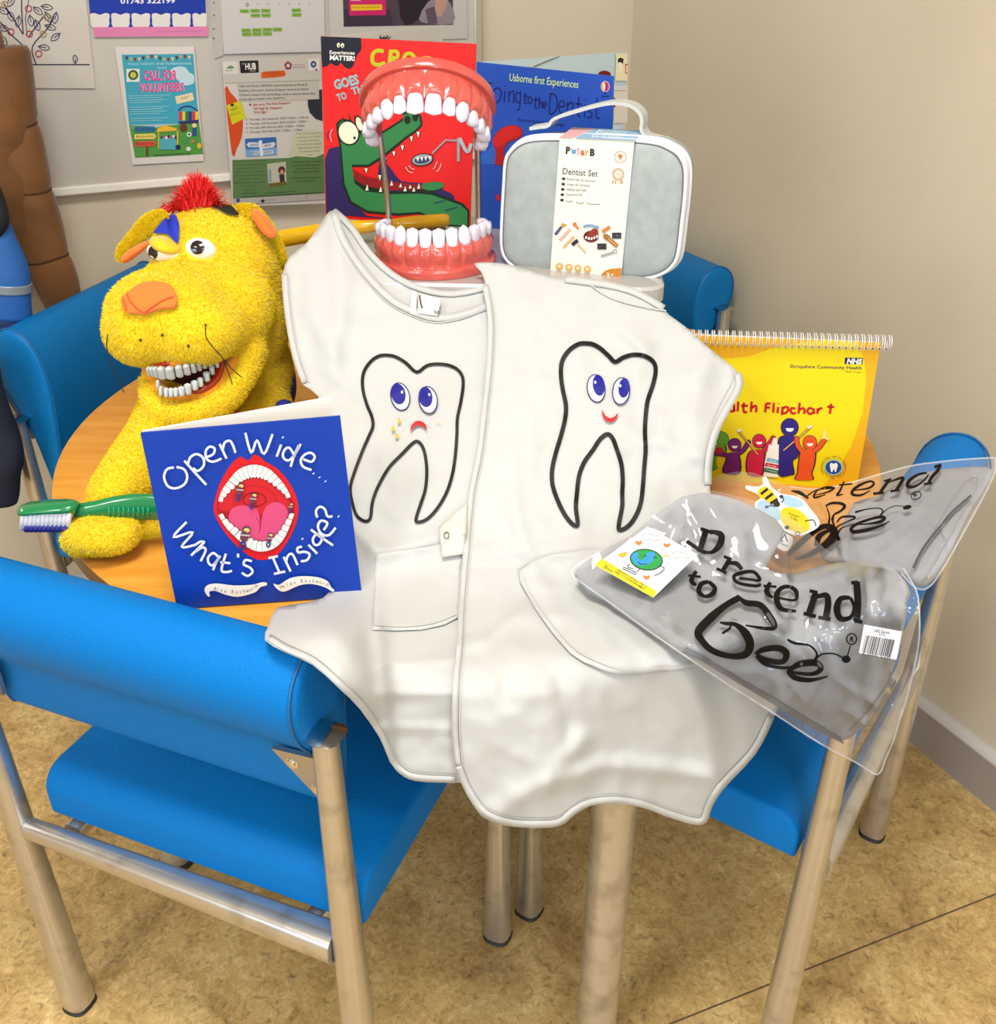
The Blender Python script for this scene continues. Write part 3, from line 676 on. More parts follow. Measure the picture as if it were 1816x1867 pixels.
# ================================================================ storage box
ztop = 1.0
def clear(name, tint, rough, ior_gloss=.25, alpha=.3):
    m = bpy.data.materials.new(name); m.use_nodes = True; nt = m.node_tree; nt.nodes.remove(nt.nodes['Principled BSDF'])
    out = nt.nodes['Material Output']; tr = nt.nodes.new('ShaderNodeBsdfTransparent'); gl = nt.nodes.new('ShaderNodeBsdfGlossy'); di = nt.nodes.new('ShaderNodeBsdfPrincipled')
    tr.inputs[0].default_value = (1, 1, 1, 1); gl.inputs['Roughness'].default_value = rough
    di.inputs['Base Color'].default_value = lin(tint)+(1,); di.inputs['Roughness'].default_value = rough+.1
    a_ = nt.nodes.new('ShaderNodeMixShader'); a_.inputs[0].default_value = alpha; b_ = nt.nodes.new('ShaderNodeMixShader')
    fr = nt.nodes.new('ShaderNodeFresnel'); fr.inputs[0].default_value = 1.35+ior_gloss
    nt.links.new(tr.outputs[0], a_.inputs[1]); nt.links.new(di.outputs[0], a_.inputs[2])
    nt.links.new(fr.outputs[0], b_.inputs[0]); nt.links.new(a_.outputs[0], b_.inputs[1]); nt.links.new(gl.outputs[0], b_.inputs[2]); nt.links.new(b_.outputs[0], out.inputs[0])
    return m
tub = clear('frosted_plastic', '#c8c4be', .25, .1, .62)
bx = thing('storage_box', (0, 1.41, TZ), 'translucent plastic storage box with a flat lid standing on the table', 'storage box')
e1 = np.array([.985, -.07, 0]); e1 /= np.linalg.norm(e1); e2 = np.array([-e1[1], e1[0], 0])
bcn = np.array([.005, 1.415, 0])
def rr(cx, hw, hd, z, r=.03, n=6):
    P_ = []
    for sx, sy, a0 in ((1, 1, 0), (-1, 1, 90), (-1, -1, 180), (1, -1, 270)):
        for i in range(n+1):
            t = math.radians(a0+90*i/n); P_.append(cx+e1*(sx*(hw-r)+r*math.cos(t))+e2*(sy*(hd-r)+r*math.sin(t))+ZV*z)
    return P_
def loft(rings, k0=True):
    g = G(); m = len(rings[0]); V = [p for r in rings for p in r]
    F = [(i*m+j, i*m+(j+1) % m, (i+1)*m+(j+1) % m, (i+1)*m+j) for i in range(len(rings)-1) for j in range(m)]
    if k0: F += [tuple(range(m))[::-1], tuple((len(rings)-1)*m+j for j in range(m))]
    return g.add(V, F)
loft([rr(bcn, .195, .160, TZ+.002), rr(bcn, .200, .165, TZ+.006), rr(bcn, .212, .176, ztop-.022)]).build('tub', tub, bx, False)
loft([rr(bcn, .217, .181, ztop-.024), rr(bcn, .220, .184, ztop-.022), rr(bcn, .220, .184, ztop-.004), rr(bcn, .217, .181, ztop-.0005)]).build('lid', clear('lid_plastic', '#cfcbc6', .2, .1, .72), bx, False)
# ================================================================ books
def quadplane(BL, BR, TL, TR, z, tilt):
    A, B = WZ(*BL, z), WZ(*BR, z); e = (B-A)/np.linalg.norm(B-A); bk = np.array([-e[1], e[0], 0])
    if bk[1] < 0: bk = -bk
    up = math.cos(math.radians(tilt))*ZV+math.sin(math.radians(tilt))*bk; n = np.cross(e, up)
    f = plane_fn(A, n); return [f(*BL), f(*BR), f(*TR), f(*TL)], f
def book(name, label, BL, BR, TL, TR, z, tilt, cover, backpx, backc, group='picture books', t=.0022):
    q, f = quadplane(BL, BR, TL, TR, z, tilt)
    t_ = thing(name, (q[0]+q[1])/2, label, 'book', group)
    G().slab(q, t).build('front_cover', M(cover, .45, spec=.3), t_, False)
    g = G(); qi = [q[0]*.98+q[1]*.02+ZV*.002, q[1]*.985+q[0]*.015+ZV*.002, q[2]*.985+q[3]*.015-ZV*.002, q[3]*.98+q[2]*.02-ZV*.002]
    nrm = np.cross(q[1]-q[0], q[3]-q[0]); nrm /= np.linalg.norm(nrm); nrm = nrm if nrm[1] > 0 else -nrm
    g.slab([p+nrm*(t+.0003) for p in qi], .003); g.build('pages', M('#e9e4da', .7), t_, False)
    R_ = WZ(*backpx, q[2][2]); low = R_.copy(); low[2] = q[0][2]+.001; h0 = q[0]+nrm*(t+.0045)+ZV*.001; h1 = q[3]+nrm*(t+.0045)-ZV*.001
    G().slab([h0, low, R_, h1], .003).build('back_cover', M(backc, .5, spec=.3), t_, False)
    fb = plane_fn(h0, np.cross(low-h0, h1-h0))
    return t_, f, fb
# --- red book
bk, f, fb = book('picture_book', 'red picture book with a green crocodile, behind the big teeth model', (594, 397), (857, 414), (585, 66), (868, 80), ztop, 4, '#d81410', (806, 47), '#d5d0ca')
a = Art(f, D1); 
a.poly([(132, 88), (522, 102), (530, 180), (520, 230), (490, 260), (475, 300), (450, 370), (420, 405), (390, 400), (350, 370), (330, 340), (300, 375), (265, 370), (225, 345), (200, 375), (150, 388), (140, 300)], '#1a1c2c', 0)
a.ell(305, 172, 15, 24, '#efe8c8'); a.ell(344, 176, 17, 24, '#efe8c8'); a.ell(308, 178, 5, 10, '#222'); a.ell(346, 184, 6, 10, '#222')
a.text('Experiences', (218, 258), (463, 265), 34, '#e9e4dc', .02); a.text('MATTER!', (220, 315), (463, 325), 44, '#f2eee4', .045)
gr = '#b6b81e'
a.line([(745, 235), (690, 225), (640, 260), (640, 340), (690, 365), (760, 345)], 38, gr, 4)
a.line([(800, 375), (818, 215)], 40, gr); a.line([(820, 235), (875, 235), (880, 290), (825, 300), (870, 350)], 34, gr, 3); a.line([(935, 320), (960, 265), (1010, 255), (1050, 295)], 36, gr, 4)
a.line([(1110, 310), (1150, 292), (1200, 300)], 30, gr, 3)
a.text('GOES', (272, 605), (512, 545), 88, '#8fb0b8', .05); a.text('TO', (300, 720), (392, 690), 66, '#8fb0b8', .05); a.text('THE', (440, 655), (600, 615), 66, '#8fb0b8', .05)
a.tr = A3; cg, ck, cn = '#2f7a44', '#0f2418', '#2a1f58'
a.poly([(98, 760), (120, 700), (180, 685), (230, 760), (240, 980), (330, 1070), (500, 1090), (700, 1110), (106, 1060)], cn, 0)
a.poly([(400, 760), (470, 820), (520, 880), (640, 890), (760, 930), (810, 960), (800, 1000), (700, 1000), (500, 980), (400, 940)], cn, 2)
a.poly([(180, 690), (165, 620), (160, 560), (185, 535), (240, 540), (290, 600), (330, 640), (420, 600), (500, 550), (540, 520), (520, 500), (560, 495), (600, 490), (630, 520), (636, 570), (610, 600), (540, 650), (470, 710), (420, 750), (340, 800), (250, 800), (255, 850), (310, 900), (450, 935), (640, 925), (700, 880), (740, 890), (750, 920), (700, 940), (860, 1000), (895, 1040), (893, 1135), (780, 1130), (620, 1060), (500, 1070), (330, 1055), (235, 1000), (195, 900), (185, 780)], ck, 0)
ins = [(190, 690), (176, 620), (172, 565), (192, 545), (240, 552), (285, 612), (330, 652), (424, 612), (506, 560), (530, 545), (528, 512), (562, 505), (598, 502), (620, 526), (626, 566), (604, 590), (534, 640), (464, 698), (414, 738), (336, 788), (246, 788), (262, 890), (320, 935), (450, 950), (620, 948), (690, 955), (850, 1012), (885, 1045), (884, 1125), (790, 1118), (620, 1048), (500, 1056), (335, 1042), (245, 990), (207, 895), (197, 780)]
a.poly(ins, cg, 0)
a.poly([(255, 815), (320, 850), (450, 880), (640, 900), (640, 925), (450, 930), (320, 905), (262, 870)], '#8a1418', 1)
a.poly([(640, 890), (740, 884), (752, 910), (700, 930), (640, 922)], cg, 2)
for x, y, h, u in [(325, 808, 34, 1), (400, 845, 40, 1), (575, 632, 40, 1), (612, 606, 42, 1), (525, 682, 38, 1), (478, 715, 36, 1), (430, 752, 26, 1), (330, 930, -46, 0), (405, 938, -40, 0), (465, 903, -36, 0), (515, 912, -28, 0), (540, 935, -38, 0), (568, 918, -24, 0), (588, 936, -30, 0), (615, 920, -38, 0)]:
    for q, c in ((13, ck), (9, '#e6dfc9')): a.poly([(x-q, y), (x+q, y), (x+2, y+h*(1.0 if q > 10 else .82))], c)
a.ell(228, 612, 60, 70, ck, -20); a.ell(228, 612, 53, 63, '#e9e3c8', -20); a.ell(262, 640, 7, 8, '#111'); a.ell(285, 560, 22, 45, ck, -15); a.ell(287, 562, 16, 38, '#e9e3c8', -15)
a.ell(553, 540, 17, 22, ck); a.ell(596, 525, 16, 22, ck)
for p in [[(215, 545), (190, 525)], [(240, 540), (228, 512)], [(262, 545), (262, 515)]]: a.line(p, 4, ck)
for p in [[(120, 600), (108, 625), (118, 650)], [(140, 590), (126, 625), (136, 660)], [(543, 800), (560, 825), (585, 832)], [(560, 790), (575, 808), (592, 812)], [(718, 770), (706, 800), (695, 812)], [(740, 780), (730, 812), (712, 826)], [(120, 830), (160, 815)], [(125, 900), (190, 870)], [(700, 1000), (760, 985)], [(760, 1040), (830, 1020)]]: a.line(p, 4, '#d8c8c0' if p[0][1] < 840 and p[0][0] != 120 else '#1c2f6a', 3)
a.line([(830, 655), (765, 652), (690, 725)], 9, '#8e96a0', 0); a.ell(635, 760, 62, 34, ck, -8); a.ell(635, 760, 56, 29, '#9aa2aa', -8); a.ell(635, 762, 44, 20, '#3a3f66', -8)
for i in range(4): a.poly([(600+i*22, 748-i*2), (620+i*22, 745-i*2), (611+i*22, 772-i*3)], '#e0ddd4')
a.line([(835, 640), (835, 770)], 16, '#8e96a0', 0); a.line([(842, 640), (870, 700), (890, 715), (905, 670)], 20, '#a3abb2', 3)
a.build('cover_print', bk)
a = Art(fb, D1); a.poly([(705, 112), (715, 66), (724, 105), (762, 80), (750, 108), (800, 68), (775, 112), (826, 82), (800, 114)], '#151515'); a.build('back_print', bk)
# --- blue book
bk, f, fb = book('picture_book', 'blue picture book with a red bear, behind the grey zip case', (870, 413), (1111, 440), (869, 113), (1119, 139), ztop, 0, '#1c48a8', (1144, 94.5), '#b9cdd6')
a = Art(f, D2); nb = '#101b66'
a.poly([(95, 1100), (200, 1010), (330, 900), (330, 1190), (100, 1190)], '#2a5cb4'); 
a.text('Usborne first Experiences', (388, 325), (1102, 400), 78, '#b6cf8c', .01)
def hand(L, wd, c):
    for s_ in L: a.line(s_, wd, c, 4, same=True)
a.off += .0002
hand([[(60+155, 350), (120+40, 350), (120, 400), (115, 470), (150, 530), (205, 520), (212, 455), (170, 455)], [(255, 400), (225, 430), (222, 500), (250, 545), (290, 520), (305, 450), (285, 405), (255, 400)], [(345, 430), (335, 545)], [(345, 375), (347, 385)], [(385, 550), (385, 430)], [(385, 470), (420, 430), (435, 450), (432, 560)], [(500, 450), (465, 450), (455, 510), (475, 550), (500, 540)], [(505, 430), (500, 560), (490, 625), (462, 620)], [(555, 450), (548, 555), (575, 555)], [(535, 480), (580, 485)], [(605, 490), (585, 500), (585, 545), (605, 560), (622, 540), (620, 505), (605, 490)], [(665, 490), (655, 600), (680, 605)], [(640, 520), (695, 525)], [(700, 490), (700, 610)], [(700, 560), (725, 545), (728, 610)], [(745, 580), (770, 580), (765, 550), (748, 550), (740, 590), (765, 612)],
      [(815, 455), (805, 660), (860, 640), (885, 570), (870, 480), (812, 455)], [(905, 590), (955, 590), (950, 540), (920, 535), (900, 590), (915, 650), (955, 655)], [(990, 540), (985, 680)], [(990, 580), (1030, 545), (1045, 570), (1040, 690)], [(1110, 490), (1100, 600), (1100, 680), (1130, 690)], [(1070, 560), (1140, 568)], [(1175, 570), (1168, 700)], [(1178, 515), (1180, 525)], [(1245, 590), (1205, 590), (1205, 630), (1240, 655), (1238, 700), (1195, 705)], [(1300, 500), (1290, 620), (1290, 700), (1330, 715)], [(1262, 590), (1335, 595)]], 13, nb)
a.text('Illustrated by Stephen Cartwright', (470, 740), (960, 800), 34, nb, 0)
a.ell(1382, 385, 46, 58, '#c9cad8'); a.ell(1382, 385, 40, 52, '#c8302c')
for x, c in ((1358, '#e0b43a'), (1372, '#e9e4da'), (1396, '#7a2a8a')): a.ell(x, 385, 8, 44, c)
a.quad(1374, 440, 1388, 460, '#101b66'); a.quad(1345, 478, 1416, 490, '#101b66')
a.poly([(230, 1000), (215, 940), (250, 870), (320, 810), (400, 785), (470, 790), (520, 830), (520, 890), (470, 930), (400, 950), (350, 1000), (330, 1080), (345, 1190), (240, 1190), (250, 1090)], '#a3161a', 2)
a.poly([(225, 985), (222, 940), (260, 872), (330, 815), (400, 795), (460, 800), (505, 840), (500, 885), (440, 915), (370, 945), (320, 990), (270, 1010)], '#bf1c1c', 2)
a.tr = A3; a.poly([(1040, 960), (1060, 950), (1066, 985), (1045, 985)], '#bf1c1c')
a.build('cover_print', bk)
a = Art(fb, D2); a.line([(600, 180), (830, 75)], 10, '#dcd8c8'); a.line([(645, 182), (910, 72)], 7, '#222018'); a.ell(1375, 262, 66, 42, '#6f1414')
a.poly([(1495, 45), (1612, 38), (1612, 325), (1485, 325)], '#e3dcb4'); a.poly([(1512, 100), (1540, 84), (1572, 100), (1565, 160), (1540, 130), (1515, 140)], '#2a1d1a', 1); a.poly([(1518, 140), (1560, 140), (1550, 225), (1532, 225)], '#e9e9e2', 1); a.quad(1588, 150, 1612, 250, '#b83a26')
a.quad(1596, 165, 1612, 240, '#e3dcb4')
a.quad(1470, 375, 1612, 425, '#cfd0cc'); a.quad(1470, 430, 1612, 760, '#d5d0c6'); a.line([(1475, 500), (1478, 600)], 18, '#8a2020')
a.build('back_print', bk)
# --- open wide
bk, f, fb = book('picture_book', 'square blue picture book with an open red mouth, standing at the front of the table', (323, 1110), (660, 1086), (256, 790), (620, 759), TZ+.002, 2, '#0a38a0', (605, 724), '#dedbd6', t=.003)
a = Art(f, D3)
a.poly([(875, 435), (915, 385), (965, 398), (1010, 440), (1100, 490), (1190, 590), (1245, 690), (1272, 790), (1262, 900), (1210, 1030), (1130, 1150), (1050, 1205), (960, 1215), (880, 1180), (790, 1110), (700, 1010), (630, 900), (602, 820), (612, 740), (650, 620), (700, 520), (760, 440), (820, 398)], '#cf1a20', 2)
a.poly([(900, 455), (1000, 480), (1090, 545), (1170, 640), (1215, 720), (1240, 820), (1200, 960), (1120, 1080), (1010, 1140), (920, 1140), (820, 1090), (720, 990), (650, 880), (625, 800), (640, 740), (690, 640), (770, 520), (830, 470)], '#a81420', 2)
a.poly([(690, 690), (800, 600), (910, 570), (1050, 590), (1180, 720), (1215, 800), (1180, 880), (1020, 860), (860, 830), (700, 830), (640, 800)], '#c32028', 2)
a.ring(925, 740, 90, 55, 12, '#8f1018'); a.ring(925, 750, 170, 120, 6, '#a8141c')
a.poly([(720, 870), (760, 800), (850, 785), (940, 810), (965, 880), (970, 1010), (960, 1060), (880, 1065), (800, 1010), (740, 950)], '#cf4a74', 2)
a.poly([(985, 870), (1020, 790), (1090, 758), (1160, 785), (1190, 850), (1160, 940), (1100, 1040), (1010, 1070), (962, 1060), (975, 960)], '#cf4a74', 2); a.line([(940, 880), (968, 940), (962, 1010)], 5, '#8f2448', 3)
def teeth(path, n, h0, h1, wf=1.0, side=1):
    c = sm(path, 12); L = [0]
    for p, q in zip(c[:-1], c[1:]): L.append(L[-1]+math.dist(p, q))
    def at(s_):
        s_ = max(0, min(L[-1], s_)); i = max(j for j in range(len(L)) if L[j] <= s_); i = min(i, len(c)-2); u = (s_-L[i])/max(L[i+1]-L[i], 1e-6)
        return np.array(c[i])*(1-u)+np.array(c[i+1])*u
    for i in range(n):
        s0, s1 = L[-1]*i/n, L[-1]*(i+1)/n; p, q = at(s0), at(s1); t = (q-p)/np.linalg.norm(q-p); nn = np.array([-t[1], t[0]])*side; h = h0+(h1-h0)*math.sin(PI*(i+.5)/n)
        m = (q-p)*.04
        for k, col in ((0, '#5a5a58'), (1, '#dfdfd6')):
            e = 3*k; d = t*e
            a.poly([tuple(p+m*0+d), tuple(q-d), tuple(q+nn*(h*.8)-d), tuple(q+nn*h-t*h*.2-d*.5-nn*e), tuple(p+nn*h+t*h*.2+d*.5-nn*e), tuple(p+nn*(h*.8)+d)], col)
teeth([(640, 755), (660, 680), (720, 590), (800, 500), (915, 462), (1030, 490), (1110, 560), (1180, 650), (1212, 720)], 18, 30, 108)
teeth([(640, 860), (700, 960), (780, 1040), (860, 1110), (960, 1150), (1070, 1130), (1150, 1060), (1200, 960), (1240, 850)], 17, 34, 84, side=-1)
for x, y, k in [(810, 670, 1), (915, 740, .9), (850, 1030, 1.3), (1210, 800, .6), (1045, 1050, .8)]:
    a.ell(x+8*k, y-40*k, 24*k, 22*k, '#2a2a50'); a.ell(x+10*k, y-38*k, 19*k, 15*k, '#cdb866'); a.ell(x-4*k, y, 26*k, 34*k, '#6a3a44'); a.ring(x-14*k, y+56*k, 16*k, 22*k, 13*k, '#2c3470'); a.line([(x-30*k, y-10*k), (x+30*k, y-5*k)], 9*k, '#b8b0b0')
wh = '#d9dce4'; a.off += .0003
def hw(L, wd=19):
    for s_ in L: a.line(s_, wd, wh, 4, same=True)
hw([[(290, 485), (235, 500), (212, 560), (240, 630), (300, 650), (370, 620), (395, 560), (370, 500), (310, 482)],
    [(372, 432), (450, 520), (545, 622)], [(400, 460), (420, 405), (470, 380), (520, 410), (525, 470), (480, 512), (440, 490)],
    [(545, 405), (600, 380), (610, 335), (570, 322), (540, 360), (550, 420), (600, 440), (665, 415)],
    [(650, 300), (705, 415)], [(675, 345), (690, 290), (730, 275), (755, 310), (775, 370)],
    [(853, 212), (900, 370), (945, 270), (1000, 380), (1068, 222)], [(1135, 305), (1100, 400)], [(1145, 245), (1152, 252)],
    [(1245, 400), (1200, 330), (1160, 350), (1150, 400), (1185, 430), (1230, 400), (1290, 300)], [(1275, 310), (1235, 400), (1210, 480)],
    [(1310, 420), (1375, 440), (1400, 400), (1370, 370), (1320, 385), (1290, 430), (1310, 480), (1375, 505)],
    [(1388, 530), (1392, 537)], [(1436, 560), (1440, 566)], [(1482, 592), (1486, 598)],
    [(390, 915), (285, 1035), (440, 995), (350, 1112), (460, 1095)], [(460, 1095), (500, 1070), (535, 1075)], [(530, 1075), (425, 1180)], [(460, 1150), (515, 1115), (540, 1140), (500, 1225)],
    [(640, 1190), (600, 1160), (560, 1195), (565, 1240), (600, 1255), (655, 1180)], [(655, 1185), (625, 1230), (598, 1295)],
    [(700, 1165), (665, 1290), (700, 1310), (748, 1300)], [(655, 1232), (735, 1240)], [(795, 1165), (796, 1195)],
    [(905, 1225), (855, 1215), (840, 1250), (890, 1275), (910, 1310), (870, 1340), (825, 1315)],
    [(1035, 1200), (1110, 1185)], [(1072, 1200), (1120, 1310)], [(1078, 1325), (1168, 1305)],
    [(1155, 1190), (1210, 1305)], [(1175, 1225), (1190, 1180), (1225, 1170), (1265, 1255)],
    [(1300, 1110), (1265, 1120), (1270, 1155), (1320, 1150), (1360, 1170), (1340, 1215), (1290, 1225)],
    [(1350, 1095), (1420, 1165)], [(1300, 1045), (1306, 1052)], [(1470, 1045), (1420, 1010), (1385, 1050), (1400, 1095), (1440, 1085), (1475, 1010)], [(1370, 975), (1450, 1035), (1545, 1100)],
    [(1470, 980), (1500, 925), (1450, 905), (1425, 950), (1450, 1005), (1510, 1020), (1565, 960)],
    [(1420, 880), (1410, 830), (1440, 795), (1480, 815), (1500, 870), (1540, 870)], [(1585, 868), (1592, 873)]])
a.off += .0002
for pts in ([(530, 1450), (560, 1410), (640, 1400), (760, 1415), (900, 1410), (985, 1390), (1022, 1395), (1020, 1415), (970, 1430), (930, 1470), (800, 1505), (700, 1490), (620, 1460), (570, 1465), (575, 1500), (555, 1500)],
            [(1075, 1400), (1120, 1410), (1200, 1360), (1300, 1342), (1420, 1350), (1500, 1380), (1530, 1430), (1555, 1450), (1540, 1465), (1480, 1430), (1380, 1405), (1280, 1415), (1160, 1465), (1100, 1440)]):
    a.poly(pts, '#e3dfd4', 3)
for s_, pth, h in (('Alex Rushworth', [(612, 1455), (700, 1475), (800, 1480), (890, 1465), (950, 1428)], 32), ('Helen Rushworth', [(1140, 1440), (1230, 1410), (1330, 1392), (1430, 1400), (1500, 1425)], 32)):
    c = sm(pth, 10); n = len(s_)
    for i, ch in enumerate(s_):
        if ch == ' ': continue
        j = (len(c)-1)*i/(n-1); j0 = min(int(j), len(c)-2); p = np.array(c[j0])*(1-j+j0)+np.array(c[j0+1])*(j-j0); d = np.array(c[min(j0+2, len(c)-1)])-np.array(c[max(j0-1, 0)])
        a.off += 1e-6; a.gly(ch, p, 30, math.degrees(math.atan2(d[1], d[0])), '#2a2622', 0, .8)
a.build('cover_print', bk)
# ================================================================ flipchart
q, f = quadplane((1222, 868), (1562, 890), (1190, 609), (1606, 627), TZ+.001, 10)
fc = thing('flipchart', (q[0]+q[1])/2, 'yellow spiral-bound health flipchart standing behind the white apron', 'flipchart')
G().slab(q, .0015).build('front_page', M('#e9cf00', .35, coat=.2), fc, False)
nr = np.cross(q[1]-q[0], q[3]-q[0]); nr /= np.linalg.norm(nr); nr = nr if nr[1] > 0 else -nr
G().slab([p+nr*.002 for p in q], .010).build('pages', M('#ece8e0', .7), fc, False)
bq = [q[0]+np.array([.02, .135, 0]), q[1]+np.array([.02, .135, 0]), q[2]+nr*.018-ZV*.002, q[3]+nr*.018-ZV*.002]
G().slab(bq, .0025).build('back_stand', M('#d9d2b8', .5), fc, False)
a = Art(f, D4)
a.poly([(-240, 84), (1662, 155), (1462, 1370), (-90, 1270)], '#e3cb04')
a.poly([(-240, 84), (1190, 137), (1000, 160), (750, 205), (600, 265), (450, 285), (340, 285), (-200, 200)], '#e2a70c')
a.poly([(1470, 148), (1662, 155), (1462, 1370), (1180, 1350), (1300, 1210), (1420, 1010), (1510, 740), (1540, 480), (1530, 320), (1490, 210)], '#e2a70c')
a.poly([(1365, 282), (1517, 285), (1508, 338), (1360, 335)], '#1a2350'); a.text('NHS', (1378, 330), (1502, 334), 40, '#e8e4d8', .05, .2)
a.text('Shropshire Community Health', (908, 366), (1502, 380), 27, '#1c1c3c', .018); a.text('NHS Trust', (1366, 406), (1496, 411), 17, '#4a4410')
a.off += .0002
def hf(L, wd, c):
    for s_ in L: a.line(s_, wd, c, 4, same=True)
hf([[(385, 715), (350, 705), (375, 660), (420, 668)], [(440, 660), (420, 690), (400, 715), (440, 725), (448, 690)], [(445, 665), (450, 728)], [(482, 645), (476, 728)], [(530, 655), (524, 700), (532, 735), (555, 728)], [(505, 680), (562, 680)], [(592, 645), (586, 732)], [(590, 700), (622, 680), (632, 700), (628, 735)],
    [(712, 660), (704, 735)], [(712, 662), (752, 662)], [(708, 695), (745, 695)], [(776, 655), (770, 738)], [(812, 690), (806, 742)], [(816, 662), (818, 668)], [(850, 688), (842, 758)], [(848, 700), (885, 690), (895, 715), (870, 742), (846, 735)], [(955, 705), (925, 700), (915, 725), (935, 745), (958, 738)], [(990, 655), (980, 745)], [(985, 715), (1015, 700), (1030, 715), (1026, 748)],
    [(1100, 708), (1070, 700), (1052, 725), (1075, 748), (1100, 735)], [(1105, 702), (1110, 748)], [(1140, 700), (1136, 748)], [(1138, 722), (1160, 702), (1178, 704)], [(1250, 662), (1240, 748)], [(1218, 688), (1276, 690)]], 20, '#b8161e')
def bean(c, head, body, arms, smile=True, ed='#1e1230'):
    for k, cc in ((9, ed), (0, c)):
        a.poly([(x+(k if x > body[0] else -k), y) for x, y in body[1]], cc, 3)
        for arm, w_ in arms: a.line(arm, w_+k, cc, 4); a.ell(arm[-1][0], arm[-1][1], w_*.55+k/2, w_*.6+k/2, cc)
        a.ell(head[0], head[1], head[2]+k/2, head[2]*1.02+k/2, cc)
    if smile:
        r = head[2]*.5; a.poly([(head[0]-r, head[1]+4+r*.1), (head[0]+r, head[1]+4+r*.1), (head[0]+r*.7, head[1]+r*.9), (head[0], head[1]+r*1.1), (head[0]-r*.7, head[1]+r*.9)], '#e9e6dc')
        for s_ in (-1, 1): a.ell(head[0]+s_*head[2]*.35, head[1]-head[2]*.2, 3, 4, ed)
def tbrush(p, q_, r_):
    a.line([p, q_, r_], 16, '#2a1a10'); a.line([p, q_, r_], 9, '#dfae5a')
bean('#5c9a1c', (345, 960, 42), (320, [(300, 1010), (360, 1000), (375, 1060), (310, 1100), (300, 1160), (312, 1200), (250, 1215), (262, 1100)]), [([(320, 1000), (380, 985), (375, 930), (340, 915)], 34)], False)
bean('#6a1868', (452, 1005, 52), (432, [(400, 1075), (480, 1080), (490, 1240), (362, 1235), (385, 1130)]), [([(480, 1080), (530, 1040), (565, 985)], 34), ([(390, 1090), (335, 1080), (290, 1070)], 32)])
a.ell(322, 1052, 34, 30, '#b01c24')
bean('#c01a3c', (655, 972, 54), (630, [(590, 1050), (690, 1055), (690, 1150), (670, 1260), (572, 1250), (552, 1150)]), [([(690, 1055), (735, 1000), (770, 950)], 34)])
tbrush((480, 885), (560, 980), (645, 1085)); a.poly([(462, 880), (500, 865), (512, 885), (478, 900)], '#e3d2b8')
bean('#2a1c74', (908, 858, 70), (890, [(850, 930), (940, 935), (975, 1050), (960, 1110), (925, 1140), (940, 1235), (910, 1255), (820, 1250), (815, 1000)]), [])
tbrush((855, 1050), (1010, 920), (1085, 850)); a.poly([(1045, 855), (1085, 838), (1096, 858), (1060, 872)], '#e3d2b8')
bean('#d8501c', (1075, 985, 56), (1050, [(1010, 1050), (1110, 1050), (1110, 1160), (1085, 1240), (1095, 1290), (960, 1290), (975, 1240), (985, 1140)]), [([(1015, 1060), (975, 1010), (965, 955)], 34), ([(1110, 1055), (1160, 1010), (1192, 960)], 34)])
a.poly([(1175, 935), (1190, 872), (1210, 885), (1208, 930), (1240, 945), (1225, 970), (1195, 950), (1160, 960)], '#e6d070', 2)
a.poly([(735, 1000), (818, 1000), (812, 1275), (690, 1265), (700, 1150)], '#e6e2da'); a.poly([(775, 945), (800, 950), (805, 1000), (755, 996)], '#e6e2da')
a.poly([(722, 1110), (816, 1130), (815, 1160), (712, 1140)], '#6aa8c8'); a.poly([(710, 1150), (814, 1170), (813, 1200), (700, 1180)], '#b8203a'); a.poly([(700, 1190), (813, 1215), (812, 1248), (692, 1226)], '#1c6a4a')
a.text('family', (738, 1138), (800, 1150), 14, '#e8e8e8'); a.text('Fluoride', (722, 1176), (795, 1190), 13, '#e8e8e8'); a.text('Toothpaste', (708, 1214), (800, 1234), 13, '#e8e8e8')
a.ell(1270, 1190, 76, 66, '#8fc0c0'); a.ell(1270, 1190, 66, 56, '#173f8a')
a.poly([(1238, 1170), (1250, 1152), (1272, 1160), (1292, 1152), (1306, 1172), (1298, 1200), (1290, 1228), (1280, 1225), (1272, 1200), (1262, 1226), (1250, 1228), (1244, 1200)], '#e8e8e8', 2)
for s_, a0, da in (('healthy smile team', 188, 9.8), ('healthy smile team', 8, 9.8)):
    for i, ch in enumerate(s_):
        if ch == ' ': continue
        t = math.radians(a0+i*da); a.off += 1e-6; a.gly(ch, (1270+94*math.cos(t), 1190+84*math.sin(t)), 17, math.degrees(t)+90, '#1c1c3c', .01)
# punched holes below the rings
for i in range(36): a.quad(-238+i*55.6-10, 92+i*1.72+55-2, -238+i*55.6+9, 92+i*1.72+55+12, '#5a4208', same=i > 0)
a.build('print', fc)
ring = None
for i in range(36):
    x = -238+i*55.6; y = 92+i*1.72+52
    px, py = D4((x, y)); c = f(px, py, .004)
    if ring is None:
        g = G()
        for dx in (-.0014, .0014):
            pts = [np.array([dx, 0, 0])+nr*(-.008+.012*math.cos(t)+.004)*1+ZV*(.0075+.0100*math.sin(t)) for t in [PI*1.35-2*PI*j/18 for j in range(19)]]
            g.tube([p+c for p in pts], .0006, 6)
        ring = g.build('ring', M('#e6e3e0', .3), fc); rc = c
    else:
        r2 = ring.copy(); COL.objects.link(r2); r2.location = Vector(c-rc)
